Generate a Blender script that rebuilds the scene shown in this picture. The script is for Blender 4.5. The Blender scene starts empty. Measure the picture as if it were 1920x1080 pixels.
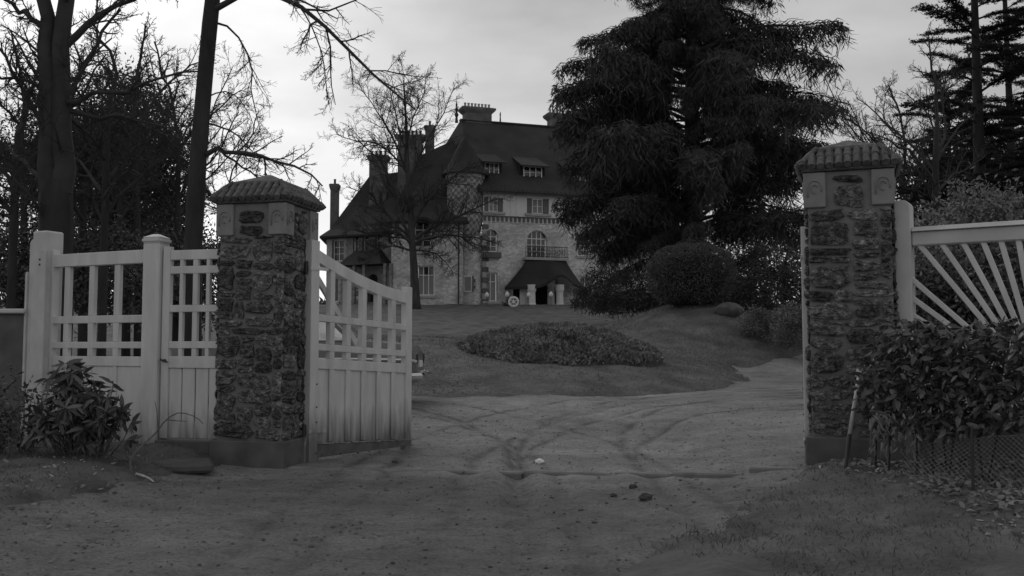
import bpy, bmesh, math, random
import numpy as np
from mathutils import Vector, Matrix

# ------------------------------------------------------------------ camera, sky, sun, exposure
SC = bpy.context.scene
COL = SC.collection
F = 1750.0                      # focal length in pixels of a 1920 wide frame
PITCH = math.atan(110 / F)
CAM = Vector((0, 0, 1.3))
cam_d = bpy.data.cameras.new('camera')
cam_d.sensor_width = 36.0
cam_d.lens = 36.0 * F / 1920
cam_d.clip_start = 0.1
cam_d.clip_end = 3000
cam_o = bpy.data.objects.new('camera', cam_d)
COL.objects.link(cam_o)
cam_o.location = CAM
cam_o.rotation_euler = (math.pi / 2 + PITCH, 0, 0)
SC.camera = cam_o

SUN_EL, SUN_AZ = math.radians(34), math.radians(-22)   # azimuth clockwise from +Y (ahead of the camera)
SUN_STRENGTH = 0.5
SKY_STRENGTH = 0.1
SKY_LEVEL = 4.0
EXPOSURE = 0.25

world = bpy.data.worlds.new('World')
SC.world = world
world.use_nodes = True
wn, wl = world.node_tree.nodes, world.node_tree.links
for n_ in list(wn):
    wn.remove(n_)
w_out = wn.new('ShaderNodeOutputWorld')
w_bg = wn.new('ShaderNodeBackground')
w_sky = wn.new('ShaderNodeTexSky')
w_sky.sky_type = 'NISHITA'
w_sky.sun_disc = False
w_sky.sun_elevation = SUN_EL
w_sky.sun_rotation = SUN_AZ
w_bw = wn.new('ShaderNodeRGBToBW')
w_mix = wn.new('ShaderNodeMix'); w_mix.data_type = 'FLOAT'
w_mix.inputs[0].default_value = 0.55          # thick overcast over the clear sky
w_mix.inputs[3].default_value = SKY_LEVEL
w_tc = wn.new('ShaderNodeTexCoord')
w_map = wn.new('ShaderNodeMapping'); w_map.inputs['Scale'].default_value = (1.6, 1.6, 4.5)
w_no = wn.new('ShaderNodeTexNoise'); w_no.inputs['Scale'].default_value = 1.7; w_no.inputs['Detail'].default_value = 5
w_mr = wn.new('ShaderNodeMapRange')
w_mr.inputs[1].default_value = 0.3; w_mr.inputs[2].default_value = 0.7
w_mr.inputs[3].default_value = 0.72; w_mr.inputs[4].default_value = 1.26
w_mul = wn.new('ShaderNodeMath'); w_mul.operation = 'MULTIPLY'
wl.new(w_sky.outputs[0], w_bw.inputs[0])
wl.new(w_bw.outputs[0], w_mix.inputs[2])
wl.new(w_tc.outputs['Generated'], w_map.inputs[0])
wl.new(w_map.outputs[0], w_no.inputs['Vector'])
wl.new(w_no.outputs[0], w_mr.inputs[0])
wl.new(w_mix.outputs[0], w_mul.inputs[0])
wl.new(w_mr.outputs[0], w_mul.inputs[1])
wl.new(w_mul.outputs[0], w_bg.inputs[0])
w_bg.inputs[1].default_value = SKY_STRENGTH
wl.new(w_bg.outputs[0], w_out.inputs[0])

sun_d = bpy.data.lights.new('sun', 'SUN')
sun_d.energy = SUN_STRENGTH
sun_d.angle = math.radians(50)
sun_d.color = (1, 1, 1)
sun_o = bpy.data.objects.new('sun', sun_d)
COL.objects.link(sun_o)
_sd = Vector((math.sin(SUN_AZ) * math.cos(SUN_EL), math.cos(SUN_AZ) * math.cos(SUN_EL), math.sin(SUN_EL)))
sun_o.rotation_euler = (-_sd).to_track_quat('-Z', 'Y').to_euler()
sun_o.location = (0, 0, 30)

SC.view_settings.view_transform = 'Standard'
SC.view_settings.look = 'None'
SC.view_settings.exposure = EXPOSURE
SC.view_settings.gamma = 1.0
SC.view_settings.use_curve_mapping = False
SC.render.engine = 'CYCLES'
SC.cycles.max_bounces = 6
SC.cycles.diffuse_bounces = 3
SC.cycles.use_denoising = True

RNG = random.Random(7)
NR = np.random.RandomState(11)

# ------------------------------------------------------------------ helpers
def ray(px, py):
    a, b = (px - 960) / F, (540 - py) / F
    c, s = math.cos(PITCH), math.sin(PITCH)
    return Vector((a, c - b * s, s + b * c))

def at(px, py, Y):
    d = ray(px, py)
    return CAM + d * (Y / d.y)

def tag(o, label=None, cat=None, group=None, kind=None):
    if label: o['label'] = label
    if cat: o['category'] = cat
    if group: o['group'] = group
    if kind: o['kind'] = kind
    return o

def empty(name, loc, label=None, cat=None, group=None, rz=0.0):
    o = bpy.data.objects.new(name, None)
    o.empty_display_size = 0.2
    COL.objects.link(o)
    o.location = loc
    o.rotation_euler = (0, 0, rz)
    return tag(o, label, cat, group)

def wpos(o):
    p = Vector((0, 0, 0))
    while o is not None:
        p = p + o.location
        o = o.parent
    return p

def np_mesh(name, V, Fc, mat=None, smooth=False):
    V = np.asarray(V, np.float32); Fc = np.asarray(Fc, np.int32)
    me = bpy.data.meshes.new(name)
    k = Fc.shape[1]
    me.vertices.add(len(V)); me.vertices.foreach_set('co', V.ravel())
    me.loops.add(Fc.size); me.loops.foreach_set('vertex_index', Fc.ravel())
    me.polygons.add(len(Fc)); me.polygons.foreach_set('loop_start', np.arange(0, Fc.size, k, dtype=np.int32))
    if smooth:
        me.polygons.foreach_set('use_smooth', np.ones(len(Fc), bool))
    me.update(calc_edges=True)
    if mat: me.materials.append(mat)
    return me

class MB:
    """collects vertices and faces in world space, then builds one mesh object"""
    def __init__(s):
        s.v = []; s.f = []
    def add(s, vs, fs):
        b = len(s.v)
        s.v.extend([tuple(p) for p in vs]); s.f.extend([tuple(i + b for i in f) for f in fs])
        return s
    def box(s, c, e1, e2, e3):
        """centre and three half-extent vectors"""
        c, e1, e2, e3 = map(Vector, (c, e1, e2, e3))
        P = [c + e1 * i + e2 * j + e3 * k for i in (-1, 1) for j in (-1, 1) for k in (-1, 1)]
        return s.add(P, [(0, 1, 3, 2), (4, 6, 7, 5), (0, 4, 5, 1), (2, 3, 7, 6), (0, 2, 6, 4), (1, 5, 7, 3)])
    def bar(s, a, b, w, t, up=(0, 0, 1)):
        """square bar from a to b, half width w across, half thickness t along up"""
        a, b = Vector(a), Vector(b)
        d = (b - a); L = d.length; d.normalize()
        x = d.cross(Vector(up))
        if x.length < 1e-4: x = d.cross(Vector((0, 1, 0)))
        x.normalize(); y = x.cross(d)
        return s.box((a + b) / 2, d * L / 2, x * w, y * t)
    def tube(s, pts, rad, n=8, cap=True):
        pts = [Vector(p) for p in pts]
        b = len(s.v); m = len(pts)
        t0 = (pts[1] - pts[0]).normalized()
        x = t0.cross(Vector((0.31, 0.27, 0.9)))
        if x.length < 1e-3: x = t0.cross(Vector((1, 0, 0)))
        x.normalize()
        for i in range(m):
            t = (pts[min(i + 1, m - 1)] - pts[max(i - 1, 0)])
            if t.length < 1e-7: t = t0
            t = t.normalized()
            x = (x - t * x.dot(t))
            if x.length < 1e-5: x = t.cross(Vector((0, 1, 0.2)))
            x.normalize(); y = t.cross(x)
            for k in range(n):
                a = 2 * math.pi * k / n
                s.v.append(tuple(pts[i] + (x * math.cos(a) + y * math.sin(a)) * rad[i]))
        for i in range(m - 1):
            for k in range(n):
                k2 = (k + 1) % n
                s.f.append((b + i * n + k, b + i * n + k2, b + (i + 1) * n + k2, b + (i + 1) * n + k))
        if cap:
            s.f.append(tuple(b + k for k in range(n))[::-1])
            s.f.append(tuple(b + (m - 1) * n + k for k in range(n)))
        return s
    def lathe(s, base, prof, n=16):
        """prof: list of (r, z) around a vertical axis at base"""
        b = len(s.v); base = Vector(base)
        for r, z in prof:
            for k in range(n):
                a = 2 * math.pi * k / n
                s.v.append((base.x + r * math.cos(a), base.y + r * math.sin(a), base.z + z))
        for i in range(len(prof) - 1):
            for k in range(n):
                k2 = (k + 1) % n
                s.f.append((b + i * n + k, b + i * n + k2, b + (i + 1) * n + k2, b + (i + 1) * n + k))
        s.f.append(tuple(b + k for k in range(n))[::-1])
        s.f.append(tuple(b + (len(prof) - 1) * n + k for k in range(n)))
        return s
    def prism(s, poly, ext):
        """flat polygon (world points) extruded by vector ext"""
        ext = Vector(ext); poly = [Vector(p) for p in poly]; n = len(poly)
        P = poly + [p + ext for p in poly]
        fs = [tuple(range(n))[::-1], tuple(range(n, 2 * n))]
        fs += [(i, (i + 1) % n, n + (i + 1) % n, n + i) for i in range(n)]
        return s.add(P, fs)
    def build(s, name, mat, parent=None, bevel=0.0, smooth=False, seg=1):
        off = wpos(parent) if parent is not None else Vector((0, 0, 0))
        me = bpy.data.meshes.new(name)
        me.from_pydata([(p[0] - off.x, p[1] - off.y, p[2] - off.z) for p in s.v], [], s.f)
        bm = bmesh.new(); bm.from_mesh(me)
        bmesh.ops.recalc_face_normals(bm, faces=bm.faces)
        if bevel > 0:
            bmesh.ops.bevel(bm, geom=list(bm.edges), offset=bevel, segments=seg, affect='EDGES', clamp_overlap=True)
        bm.to_mesh(me); bm.free()
        if smooth:
            me.polygons.foreach_set('use_smooth', np.ones(len(me.polygons), bool))
        me.materials.append(mat)
        return link(name, me, parent)

def link(name, me, parent=None, loc=(0, 0, 0)):
    o = bpy.data.objects.new(name, me)
    COL.objects.link(o)
    o.location = loc
    if parent is not None: o.parent = parent
    return o

# ------------------------------------------------------------------ materials (all grey: the photograph is black and white)
def mat(name, v, rough=0.85, amt=0.3, scale=6.0, bump=0.3, bscale=None, dist=0.01, detail=6, objrand=0.0, coord='Object', spec=0.3, stretch=(1, 1, 1)):
    m = bpy.data.materials.new(name); m.use_nodes = True
    nt = m.node_tree; N, L = nt.nodes, nt.links
    p = N['Principled BSDF']
    p.inputs['Roughness'].default_value = rough
    p.inputs['Specular IOR Level'].default_value = spec
    tc = N.new('ShaderNodeTexCoord')
    mp = N.new('ShaderNodeMapping'); mp.inputs['Scale'].default_value = stretch
    L.new(tc.outputs[coord], mp.inputs[0])
    no = N.new('ShaderNodeTexNoise'); no.inputs['Scale'].default_value = scale; no.inputs['Detail'].default_value = detail
    L.new(mp.outputs[0], no.inputs['Vector'])
    mr = N.new('ShaderNodeMapRange')
    mr.inputs[1].default_value = 0.25; mr.inputs[2].default_value = 0.75
    mr.inputs[3].default_value = v * (1 - amt); mr.inputs[4].default_value = v * (1 + amt)
    L.new(no.outputs[0], mr.inputs[0])
    out = mr.outputs[0]
    if objrand > 0:
        oi = N.new('ShaderNodeObjectInfo')
        r2 = N.new('ShaderNodeMapRange'); r2.inputs[3].default_value = 1 - objrand; r2.inputs[4].default_value = 1 + objrand
        L.new(oi.outputs['Random'], r2.inputs[0])
        mu = N.new('ShaderNodeMath'); mu.operation = 'MULTIPLY'
        L.new(out, mu.inputs[0]); L.new(r2.outputs[0], mu.inputs[1]); out = mu.outputs[0]
    L.new(out, p.inputs['Base Color'])
    if bump > 0:
        nb = N.new('ShaderNodeTexNoise'); nb.inputs['Scale'].default_value = bscale or scale * 4; nb.inputs['Detail'].default_value = 8
        L.new(mp.outputs[0], nb.inputs['Vector'])
        bu = N.new('ShaderNodeBump'); bu.inputs['Strength'].default_value = bump; bu.inputs['Distance'].default_value = dist
        L.new(nb.outputs[0], bu.inputs['Height']); L.new(bu.outputs[0], p.inputs['Normal'])
    m['out'] = 1
    return m

M = {}
# wheel tracks: straight up to the turning centre's row, then round it (centre x, centre y, radius)
TRACKS = [(9.0, 10.2, 7.6), (9.0, 10.2, 8.9), (10.5, 11.5, 9.1), (10.5, 11.5, 10.4), (11.5, 9.4, 12.0), (11.5, 9.4, 13.3), (-8.5, 11.0, 7.2), (-8.5, 11.0, 8.5), (-9.5, 9.5, 9.9), (-9.5, 9.5, 11.2)]
def gravel_mat():
    """trodden gravel: damp patches drawn out along the wheel ways, grit and small hollows"""
    m = bpy.data.materials.new('gravel'); m.use_nodes = True
    N, L = m.node_tree.nodes, m.node_tree.links
    p = N['Principled BSDF']; p.inputs['Roughness'].default_value = 0.93; p.inputs['Specular IOR Level'].default_value = 0.2
    geo = N.new('ShaderNodeNewGeometry')
    def noise(sc, det, stretch=(1, 1, 1), rough=.6, dist=0.0):
        mp = N.new('ShaderNodeMapping'); mp.inputs['Scale'].default_value = stretch; mp.inputs['Rotation'].default_value = (0, 0, 0.12)
        n = N.new('ShaderNodeTexNoise'); n.inputs['Scale'].default_value = sc; n.inputs['Detail'].default_value = det; n.inputs['Roughness'].default_value = rough; n.inputs['Distortion'].default_value = dist
        L.new(geo.outputs['Position'], mp.inputs[0]); L.new(mp.outputs[0], n.inputs['Vector']); return n
    def rng(n, a, b, c, d):
        r = N.new('ShaderNodeMapRange'); r.inputs[1].default_value = a; r.inputs[2].default_value = b; r.inputs[3].default_value = c; r.inputs[4].default_value = d
        L.new(n.outputs[0], r.inputs[0]); return r
    def mul(a, b):
        x = N.new('ShaderNodeMath'); x.operation = 'MULTIPLY'; L.new(a.outputs[0], x.inputs[0]); L.new(b.outputs[0], x.inputs[1]); return x
    big = rng(noise(.4, 6), .3, .7, .2, .37)
    streak = rng(noise(1.7, 9, (1, 1.25, 1), .7, .3), .32, .68, .74, 1.2)
    grit = rng(noise(38, 4), .3, .7, .72, 1.25)
    pits = rng(noise(9, 8, (1, 1, 1), .75), .36, .47, .6, 1.0)
    # bare earth track outside the gate line, pale gravel within
    sx = N.new('ShaderNodeSeparateXYZ'); L.new(geo.outputs['Position'], sx.inputs[0])
    e1 = N.new('ShaderNodeMath'); e1.operation = 'MULTIPLY_ADD'; e1.inputs[1].default_value = .23; L.new(sx.outputs[0], e1.inputs[0]); L.new(sx.outputs[1], e1.inputs[2])
    en = noise(1.4, 6); e2 = N.new('ShaderNodeMath'); e2.operation = 'MULTIPLY_ADD'; e2.inputs[1].default_value = 2.6; L.new(en.outputs[0], e2.inputs[0]); L.new(e1.outputs[0], e2.inputs[2])
    earth = rng(e2, 9.9, 11.2, .66, 1.0)
    # damp wheel tracks: broken darker bands with paler thrown-up edges
    acc = None
    sy = N.new('ShaderNodeVectorMath'); sy.operation = 'ADD'
    wob = noise(.9, 3); wv = N.new('ShaderNodeVectorMath'); wv.operation = 'SCALE'; wv.inputs['Scale'].default_value = .35
    L.new(wob.outputs['Color'], wv.inputs[0]); L.new(geo.outputs['Position'], sy.inputs[0]); L.new(wv.outputs[0], sy.inputs[1])
    s2 = N.new('ShaderNodeSeparateXYZ'); L.new(sy.outputs[0], s2.inputs[0])
    def M2(op, a, b=None):
        x = N.new('ShaderNodeMath'); x.operation = op
        for i, v in enumerate((a, b)):
            if v is None: continue
            if isinstance(v, (int, float)): x.inputs[i].default_value = v
            else: L.new(v.outputs[0], x.inputs[i])
        return x
    sxn = M2('ADD', 0.0); L.new(s2.outputs[0], sxn.inputs[1]); syn = M2('ADD', 0.0); L.new(s2.outputs[1], syn.inputs[1])
    for cx, cy, R in TRACKS:
        dx = M2('SUBTRACT', sxn, cx + .17); dy = M2('MAXIMUM', M2('SUBTRACT', syn, cy + .17), 0.0)
        d = M2('ABSOLUTE', M2('SUBTRACT', M2('SQRT', M2('ADD', M2('MULTIPLY', dx, dx), M2('MULTIPLY', dy, dy))), R))
        g = M2('MAXIMUM', M2('SUBTRACT', 1.0, M2('MULTIPLY', d, 9.5)), 0.0)
        acc = g if acc is None else M2('MAXIMUM', acc, g)
    brk = rng(noise(1.1, 5), .36, .56, .05, .5)
    inside = rng(e2, 9.6, 11.4, .4, 1.0)      # wheels scatter outside the gate, so the ways blur there
    trk = M2('SUBTRACT', 1.0, M2('MULTIPLY', M2('MULTIPLY', acc, brk), inside))
    L.new(mul(mul(mul(mul(big, streak), mul(grit, pits)), earth), trk).outputs[0], p.inputs['Base Color'])
    h = N.new('ShaderNodeMath'); h.operation = 'ADD'
    h1 = noise(9, 10, (1, 1, 1), .72); h2 = noise(55, 6)
    h2m = N.new('ShaderNodeMath'); h2m.operation = 'MULTIPLY'; h2m.inputs[1].default_value = .35; L.new(h2.outputs[0], h2m.inputs[0])
    L.new(h1.outputs[0], h.inputs[0]); L.new(h2m.outputs[0], h.inputs[1])
    bu = N.new('ShaderNodeBump'); bu.inputs['Strength'].default_value = 1.0; bu.inputs['Distance'].default_value = .035
    L.new(h.outputs[0], bu.inputs['Height']); L.new(bu.outputs[0], p.inputs['Normal'])
    return m
M['paint'] = mat('white_paint', 0.66, 0.5, 0.16, 7, 0.35, 60, 0.003, stretch=(1, 1, 0.22), detail=9)
M['paint_kick'] = mat('dark_stained_paint', 0.13, 0.7, 0.35, 7, 0.2, 60, 0.003)
M['concrete'] = mat('painted_concrete', 0.58, 0.8, 0.14, 3.5, 0.4, 70, 0.003)
M['plinth'] = mat('dark_concrete', 0.12, 0.9, 0.35, 4, 0.5, 40, 0.006)
M['mortar'] = mat('mortar', 0.21, 0.95, 0.22, 7, 0.7, 45, 0.008)
M['relief'] = mat('carved_block', 0.27, 0.9, 0.16, 6, 0.4, 60, 0.003)
M['cap'] = mat('mossy_tile', 0.14, 0.95, 0.5, 11, 0.9, 40, 0.015)
M['bark'] = mat('bark', 0.07, 0.95, 0.45, 5, 1.0, 16, 0.03, stretch=(1, 1, 0.25))
M['bark_dark'] = mat('dark_bark', 0.045, 0.95, 0.4, 5, 1.0, 18, 0.03, stretch=(1, 1, 0.25))
M['twig'] = mat('twig_bark', 0.06, 0.95, 0.3, 3, 0)
M['needle'] = mat('needles', 0.09, 0.9, 0.4, 0.7, 0, spec=0.08)
M['cedar'] = mat('cedar_needles', 0.05, 0.85, 0.4, 0.9, 0, spec=0.12)
M['evergreen'] = mat('evergreen_leaves', 0.1, 0.6, 0.5, 0.8, 0, spec=0.25)
M['juniper'] = mat('pale_evergreen', 0.2, 0.7, 0.4, 1.2, 0, spec=0.3)
M['box'] = mat('clipped_leaves', 0.075, 0.7, 0.4, 2.0, 0, spec=0.15)
M['clipped'] = mat('clipped_box_leaf', 0.12, 0.6, 0.4, 2.0, 0, spec=0.25)
M['laurel'] = mat('laurel_leaf', 0.11, 0.38, 0.35, 9, 0, objrand=0.5, spec=0.5)
M['rhodo'] = mat('rhododendron_leaf', 0.1, 0.5, 0.3, 9, 0, objrand=0.45, spec=0.4)
M['cover'] = mat('ground_cover_leaf', 0.22, 0.6, 0.55, 1.6, 0, spec=0.3)
M['bed_soil'] = mat('bed_soil', 0.07, 0.95, 0.4, 5, 0.5)
M['blade'] = mat('grass_blade', 0.24, 0.8, 0.45, 0.6, 0, spec=0.2)
M['verge_blade'] = mat('verge_grass_blade', 0.13, 0.8, 0.45, 0.6, 0, spec=0.2)
M['litter'] = mat('leaf_litter', 0.24, 0.75, 0.5, 1.7, 0, spec=0.3)
M['lawn'] = mat('lawn', 0.13, 0.95, 0.5, 1.3, 1.0, 7, 0.06, detail=12)
M['drive'] = gravel_mat()
M['verge'] = mat('verge_soil', 0.1, 0.95, 0.5, 2.2, 0.9, 16, 0.03, detail=10)
M['threshold'] = mat('threshold_stone', 0.2, 0.9, 0.35, 4, 0.6, 30, 0.006)
M['pebble'] = mat('pebble', 0.2, 0.9, 0.3, 9, 0.3, objrand=0.4)
M['roof'] = mat('roof_tile', 0.045, 0.8, 0.35, 0.5, 0.0, spec=0.25)
M['plaster'] = mat('plaster', 0.74, 0.9, 0.12, 0.6, 0.2, 12, 0.01)
M['brick'] = mat('house_brick', 0.14, 0.9, 0.3, 1.5, 0.3, 10, 0.02)
M['quoin_light'] = mat('pale_quoin', 0.42, 0.9, 0.2, 1.5, 0.2, 9, 0.02)
M['dark_wood'] = mat('dark_wood', 0.03, 0.8, 0.3, 2, 0.2)
M['win_paint'] = mat('window_paint', 0.85, 0.5, 0.06, 3, 0)
M['curtain'] = mat('net_curtain', 0.3, 0.9, 0.2, 2, 0, stretch=(4, 4, 0.3))
M['shutter'] = mat('grey_shutter', 0.16, 0.7, 0.1, 2, 0)
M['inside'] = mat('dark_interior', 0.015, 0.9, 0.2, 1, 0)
M['iron'] = mat('wrought_iron', 0.05, 0.5, 0.2, 8, 0.1)
M['wire'] = mat('rusty_wire', 0.3, 0.6, 0.3, 20, 0)
M['car'] = mat('car_paint', 0.16, 0.18, 0.1, 2, 0, spec=0.6)
M['chrome'] = mat('chrome', 0.75, 0.16, 0.04, 3, 0); M['chrome'].node_tree.nodes['Principled BSDF'].inputs['Metallic'].default_value = 1
M['tyre'] = mat('tyre', 0.02, 0.8, 0.2, 5, 0.2)
M['glass'] = mat('window_glass', 0.03, 0.08, 0.1, 2, 0, spec=0.7)
M['wood_pale'] = mat('pale_wood', 0.55, 0.8, 0.3, 6, 0.2, stretch=(3, 3, 0.4))
M['car_glass'] = mat('car_glass', 0.85, 0.12, 0.05, 2, 0); M['car_glass'].node_tree.nodes['Principled BSDF'].inputs['Metallic'].default_value = 0.75
M['white_orn'] = mat('white_enamel', 0.85, 0.5, 0.06, 4, 0)
M['stem'] = mat('dead_stem', 0.13, 0.9, 0.3, 6, 0.2)

def stone_mat(name, v):
    """pitted millstone: pale crust, dark holes"""
    m = bpy.data.materials.new(name); m.use_nodes = True
    N, L = m.node_tree.nodes, m.node_tree.links
    p = N['Principled BSDF']; p.inputs['Roughness'].default_value = 0.92; p.inputs['Specular IOR Level'].default_value = 0.25
    tc = N.new('ShaderNodeTexCoord'); oi = N.new('ShaderNodeObjectInfo')
    ad = N.new('ShaderNodeVectorMath'); ad.operation = 'MULTIPLY_ADD'
    geo = N.new('ShaderNodeNewGeometry')
    n1 = N.new('ShaderNodeTexNoise'); n1.inputs['Scale'].default_value = 17; n1.inputs['Detail'].default_value = 8; n1.inputs['Roughness'].default_value = 0.65
    n2 = N.new('ShaderNodeTexVoronoi'); n2.inputs['Scale'].default_value = 38
    n3 = N.new('ShaderNodeTexNoise'); n3.inputs['Scale'].default_value = 45; n3.inputs['Detail'].default_value = 6
    for n_ in (n1, n2, n3): L.new(geo.outputs['Position'], n_.inputs['Vector'])
    cr = N.new('ShaderNodeValToRGB')
    cr.color_ramp.elements[0].position = 0.36; cr.color_ramp.elements[0].color = (v * 0.3,) * 3 + (1,)
    cr.color_ramp.elements[1].position = 0.68; cr.color_ramp.elements[1].color = (v * 1.9,) * 3 + (1,)
    e = cr.color_ramp.elements.new(0.53); e.color = (v * 0.85,) * 3 + (1,)
    L.new(n1.outputs[0], cr.inputs[0])
    r = N.new('ShaderNodeMapRange'); r.inputs[3].default_value = 0.5; r.inputs[4].default_value = 1.6
    L.new(oi.outputs['Random'], r.inputs[0])
    mu = N.new('ShaderNodeMix'); mu.data_type = 'RGBA'; mu.blend_type = 'MULTIPLY'; mu.inputs[0].default_value = 1
    L.new(cr.outputs[0], mu.inputs[6]); L.new(r.outputs[0], mu.inputs[7])
    L.new(mu.outputs[2], p.inputs['Base Color'])
    mh = N.new('ShaderNodeMath'); mh.operation = 'MULTIPLY_ADD'; mh.inputs[1].default_value = 0.8
    L.new(n2.outputs[0], mh.inputs[0]); L.new(n1.outputs[0], mh.inputs[2])
    mh2 = N.new('ShaderNodeMath'); mh2.operation = 'ADD'
    L.new(mh.outputs[0], mh2.inputs[0]); L.new(n3.outputs[0], mh2.inputs[1])
    bu = N.new('ShaderNodeBump'); bu.inputs['Strength'].default_value = 1.0; bu.inputs['Distance'].default_value = 0.035
    L.new(mh2.outputs[0], bu.inputs['Height']); L.new(bu.outputs[0], p.inputs['Normal'])
    return m
M['stone'] = stone_mat('millstone', 0.19)

def rubble_mat(name, v):
    """far rubble walling: stones too small to pick apart"""
    m = bpy.data.materials.new(name); m.use_nodes = True
    N, L = m.node_tree.nodes, m.node_tree.links
    p = N['Principled BSDF']; p.inputs['Roughness'].default_value = 0.95; p.inputs['Specular IOR Level'].default_value = 0.2
    geo = N.new('ShaderNodeNewGeometry')
    mp = N.new('ShaderNodeMapping'); mp.inputs['Scale'].default_value = (1, 1, 1.7)
    L.new(geo.outputs['Position'], mp.inputs[0])
    vo = N.new('ShaderNodeTexVoronoi'); vo.inputs['Scale'].default_value = 3.6
    vd = N.new('ShaderNodeTexVoronoi'); vd.feature = 'DISTANCE_TO_EDGE'; vd.inputs['Scale'].default_value = 3.6
    no = N.new('ShaderNodeTexNoise'); no.inputs['Scale'].default_value = 0.5; no.inputs['Detail'].default_value = 6
    for n_ in (vo, vd): L.new(mp.outputs[0], n_.inputs['Vector'])
    L.new(geo.outputs['Position'], no.inputs['Vector'])
    bw = N.new('ShaderNodeRGBToBW'); L.new(vo.outputs['Color'], bw.inputs[0])
    r1 = N.new('ShaderNodeMapRange'); r1.inputs[1].default_value = 0.2; r1.inputs[2].default_value = 0.8; r1.inputs[3].default_value = v * 0.8; r1.inputs[4].default_value = v * 1.14
    L.new(bw.outputs[0], r1.inputs[0])
    r2 = N.new('ShaderNodeMapRange'); r2.inputs[2].default_value = 0.06; r2.inputs[3].default_value = 0.7; r2.inputs[4].default_value = 1.0
    L.new(vd.outputs[0], r2.inputs[0])
    r3 = N.new('ShaderNodeMapRange'); r3.inputs[1].default_value = 0.3; r3.inputs[2].default_value = 0.7; r3.inputs[3].default_value = 0.75; r3.inputs[4].default_value = 1.2
    L.new(no.outputs[0], r3.inputs[0])
    m1 = N.new('ShaderNodeMath'); m1.operation = 'MULTIPLY'; L.new(r1.outputs[0], m1.inputs[0]); L.new(r2.outputs[0], m1.inputs[1])
    m2 = N.new('ShaderNodeMath'); m2.operation = 'MULTIPLY'; L.new(m1.outputs[0], m2.inputs[0]); L.new(r3.outputs[0], m2.inputs[1])
    L.new(m2.outputs[0], p.inputs['Base Color'])
    bu = N.new('ShaderNodeBump'); bu.inputs['Strength'].default_value = 0.8; bu.inputs['Distance'].default_value = 0.08
    L.new(r2.outputs[0], bu.inputs['Height']); L.new(bu.outputs[0], p.inputs['Normal'])
    return m
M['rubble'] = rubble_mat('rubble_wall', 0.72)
M['rubble_shaded'] = rubble_mat('shaded_rubble_wall', 0.3)  # same rubble, darkened: the far left wing's shade put into the colour

def checker_mat():
    m = bpy.data.materials.new('checker_masonry'); m.use_nodes = True
    N, L = m.node_tree.nodes, m.node_tree.links
    p = N['Principled BSDF']; p.inputs['Roughness'].default_value = 0.9
    uv = N.new('ShaderNodeUVMap'); uv.uv_map = 'wall'
    ck = N.new('ShaderNodeTexChecker'); ck.inputs['Scale'].default_value = 1.0
    no = N.new('ShaderNodeTexNoise'); no.inputs['Scale'].default_value = 3; geo = N.new('ShaderNodeNewGeometry')
    L.new(geo.outputs['Position'], no.inputs['Vector'])
    ck.inputs[1].default_value = (0.40,) * 3 + (1,); ck.inputs[2].default_value = (0.2,) * 3 + (1,)
    L.new(uv.outputs[0], ck.inputs[0])
    mx = N.new('ShaderNodeMix'); mx.data_type = 'RGBA'; mx.blend_type = 'MULTIPLY'; mx.inputs[0].default_value = 0.7
    r = N.new('ShaderNodeMapRange'); r.inputs[1].default_value = 0.3; r.inputs[2].default_value = 0.7; r.inputs[3].default_value = 0.5; r.inputs[4].default_value = 1.3
    L.new(no.outputs[0], r.inputs[0])
    L.new(ck.outputs[0], mx.inputs[6]); L.new(r.outputs[0], mx.inputs[7]); L.new(mx.outputs[2], p.inputs['Base Color'])
    return m
M['checker'] = checker_mat()

def roof_bump(m):
    """rows of small flat tiles far away: relief only"""
    N, L = m.node_tree.nodes, m.node_tree.links
    p = N['Principled BSDF']
    geo = N.new('ShaderNodeNewGeometry'); sx = N.new('ShaderNodeSeparateXYZ'); L.new(geo.outputs['Position'], sx.inputs[0])
    mu = N.new('ShaderNodeMath'); mu.operation = 'MULTIPLY'; mu.inputs[1].default_value = 4.2; L.new(sx.outputs[2], mu.inputs[0])
    fr = N.new('ShaderNodeMath'); fr.operation = 'FRACT'; L.new(mu.outputs[0], fr.inputs[0])
    no = N.new('ShaderNodeTexNoise'); no.inputs['Scale'].default_value = 5; L.new(geo.outputs['Position'], no.inputs['Vector'])
    ad = N.new('ShaderNodeMath'); ad.operation = 'ADD'; L.new(fr.outputs[0], ad.inputs[0]); L.new(no.outputs[0], ad.inputs[1])
    bu = N.new('ShaderNodeBump'); bu.inputs['Strength'].default_value = 0.5; bu.inputs['Distance'].default_value = 0.06
    L.new(ad.outputs[0], bu.inputs['Height']); L.new(bu.outputs[0], p.inputs['Normal'])
roof_bump(M['roof'])

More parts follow.
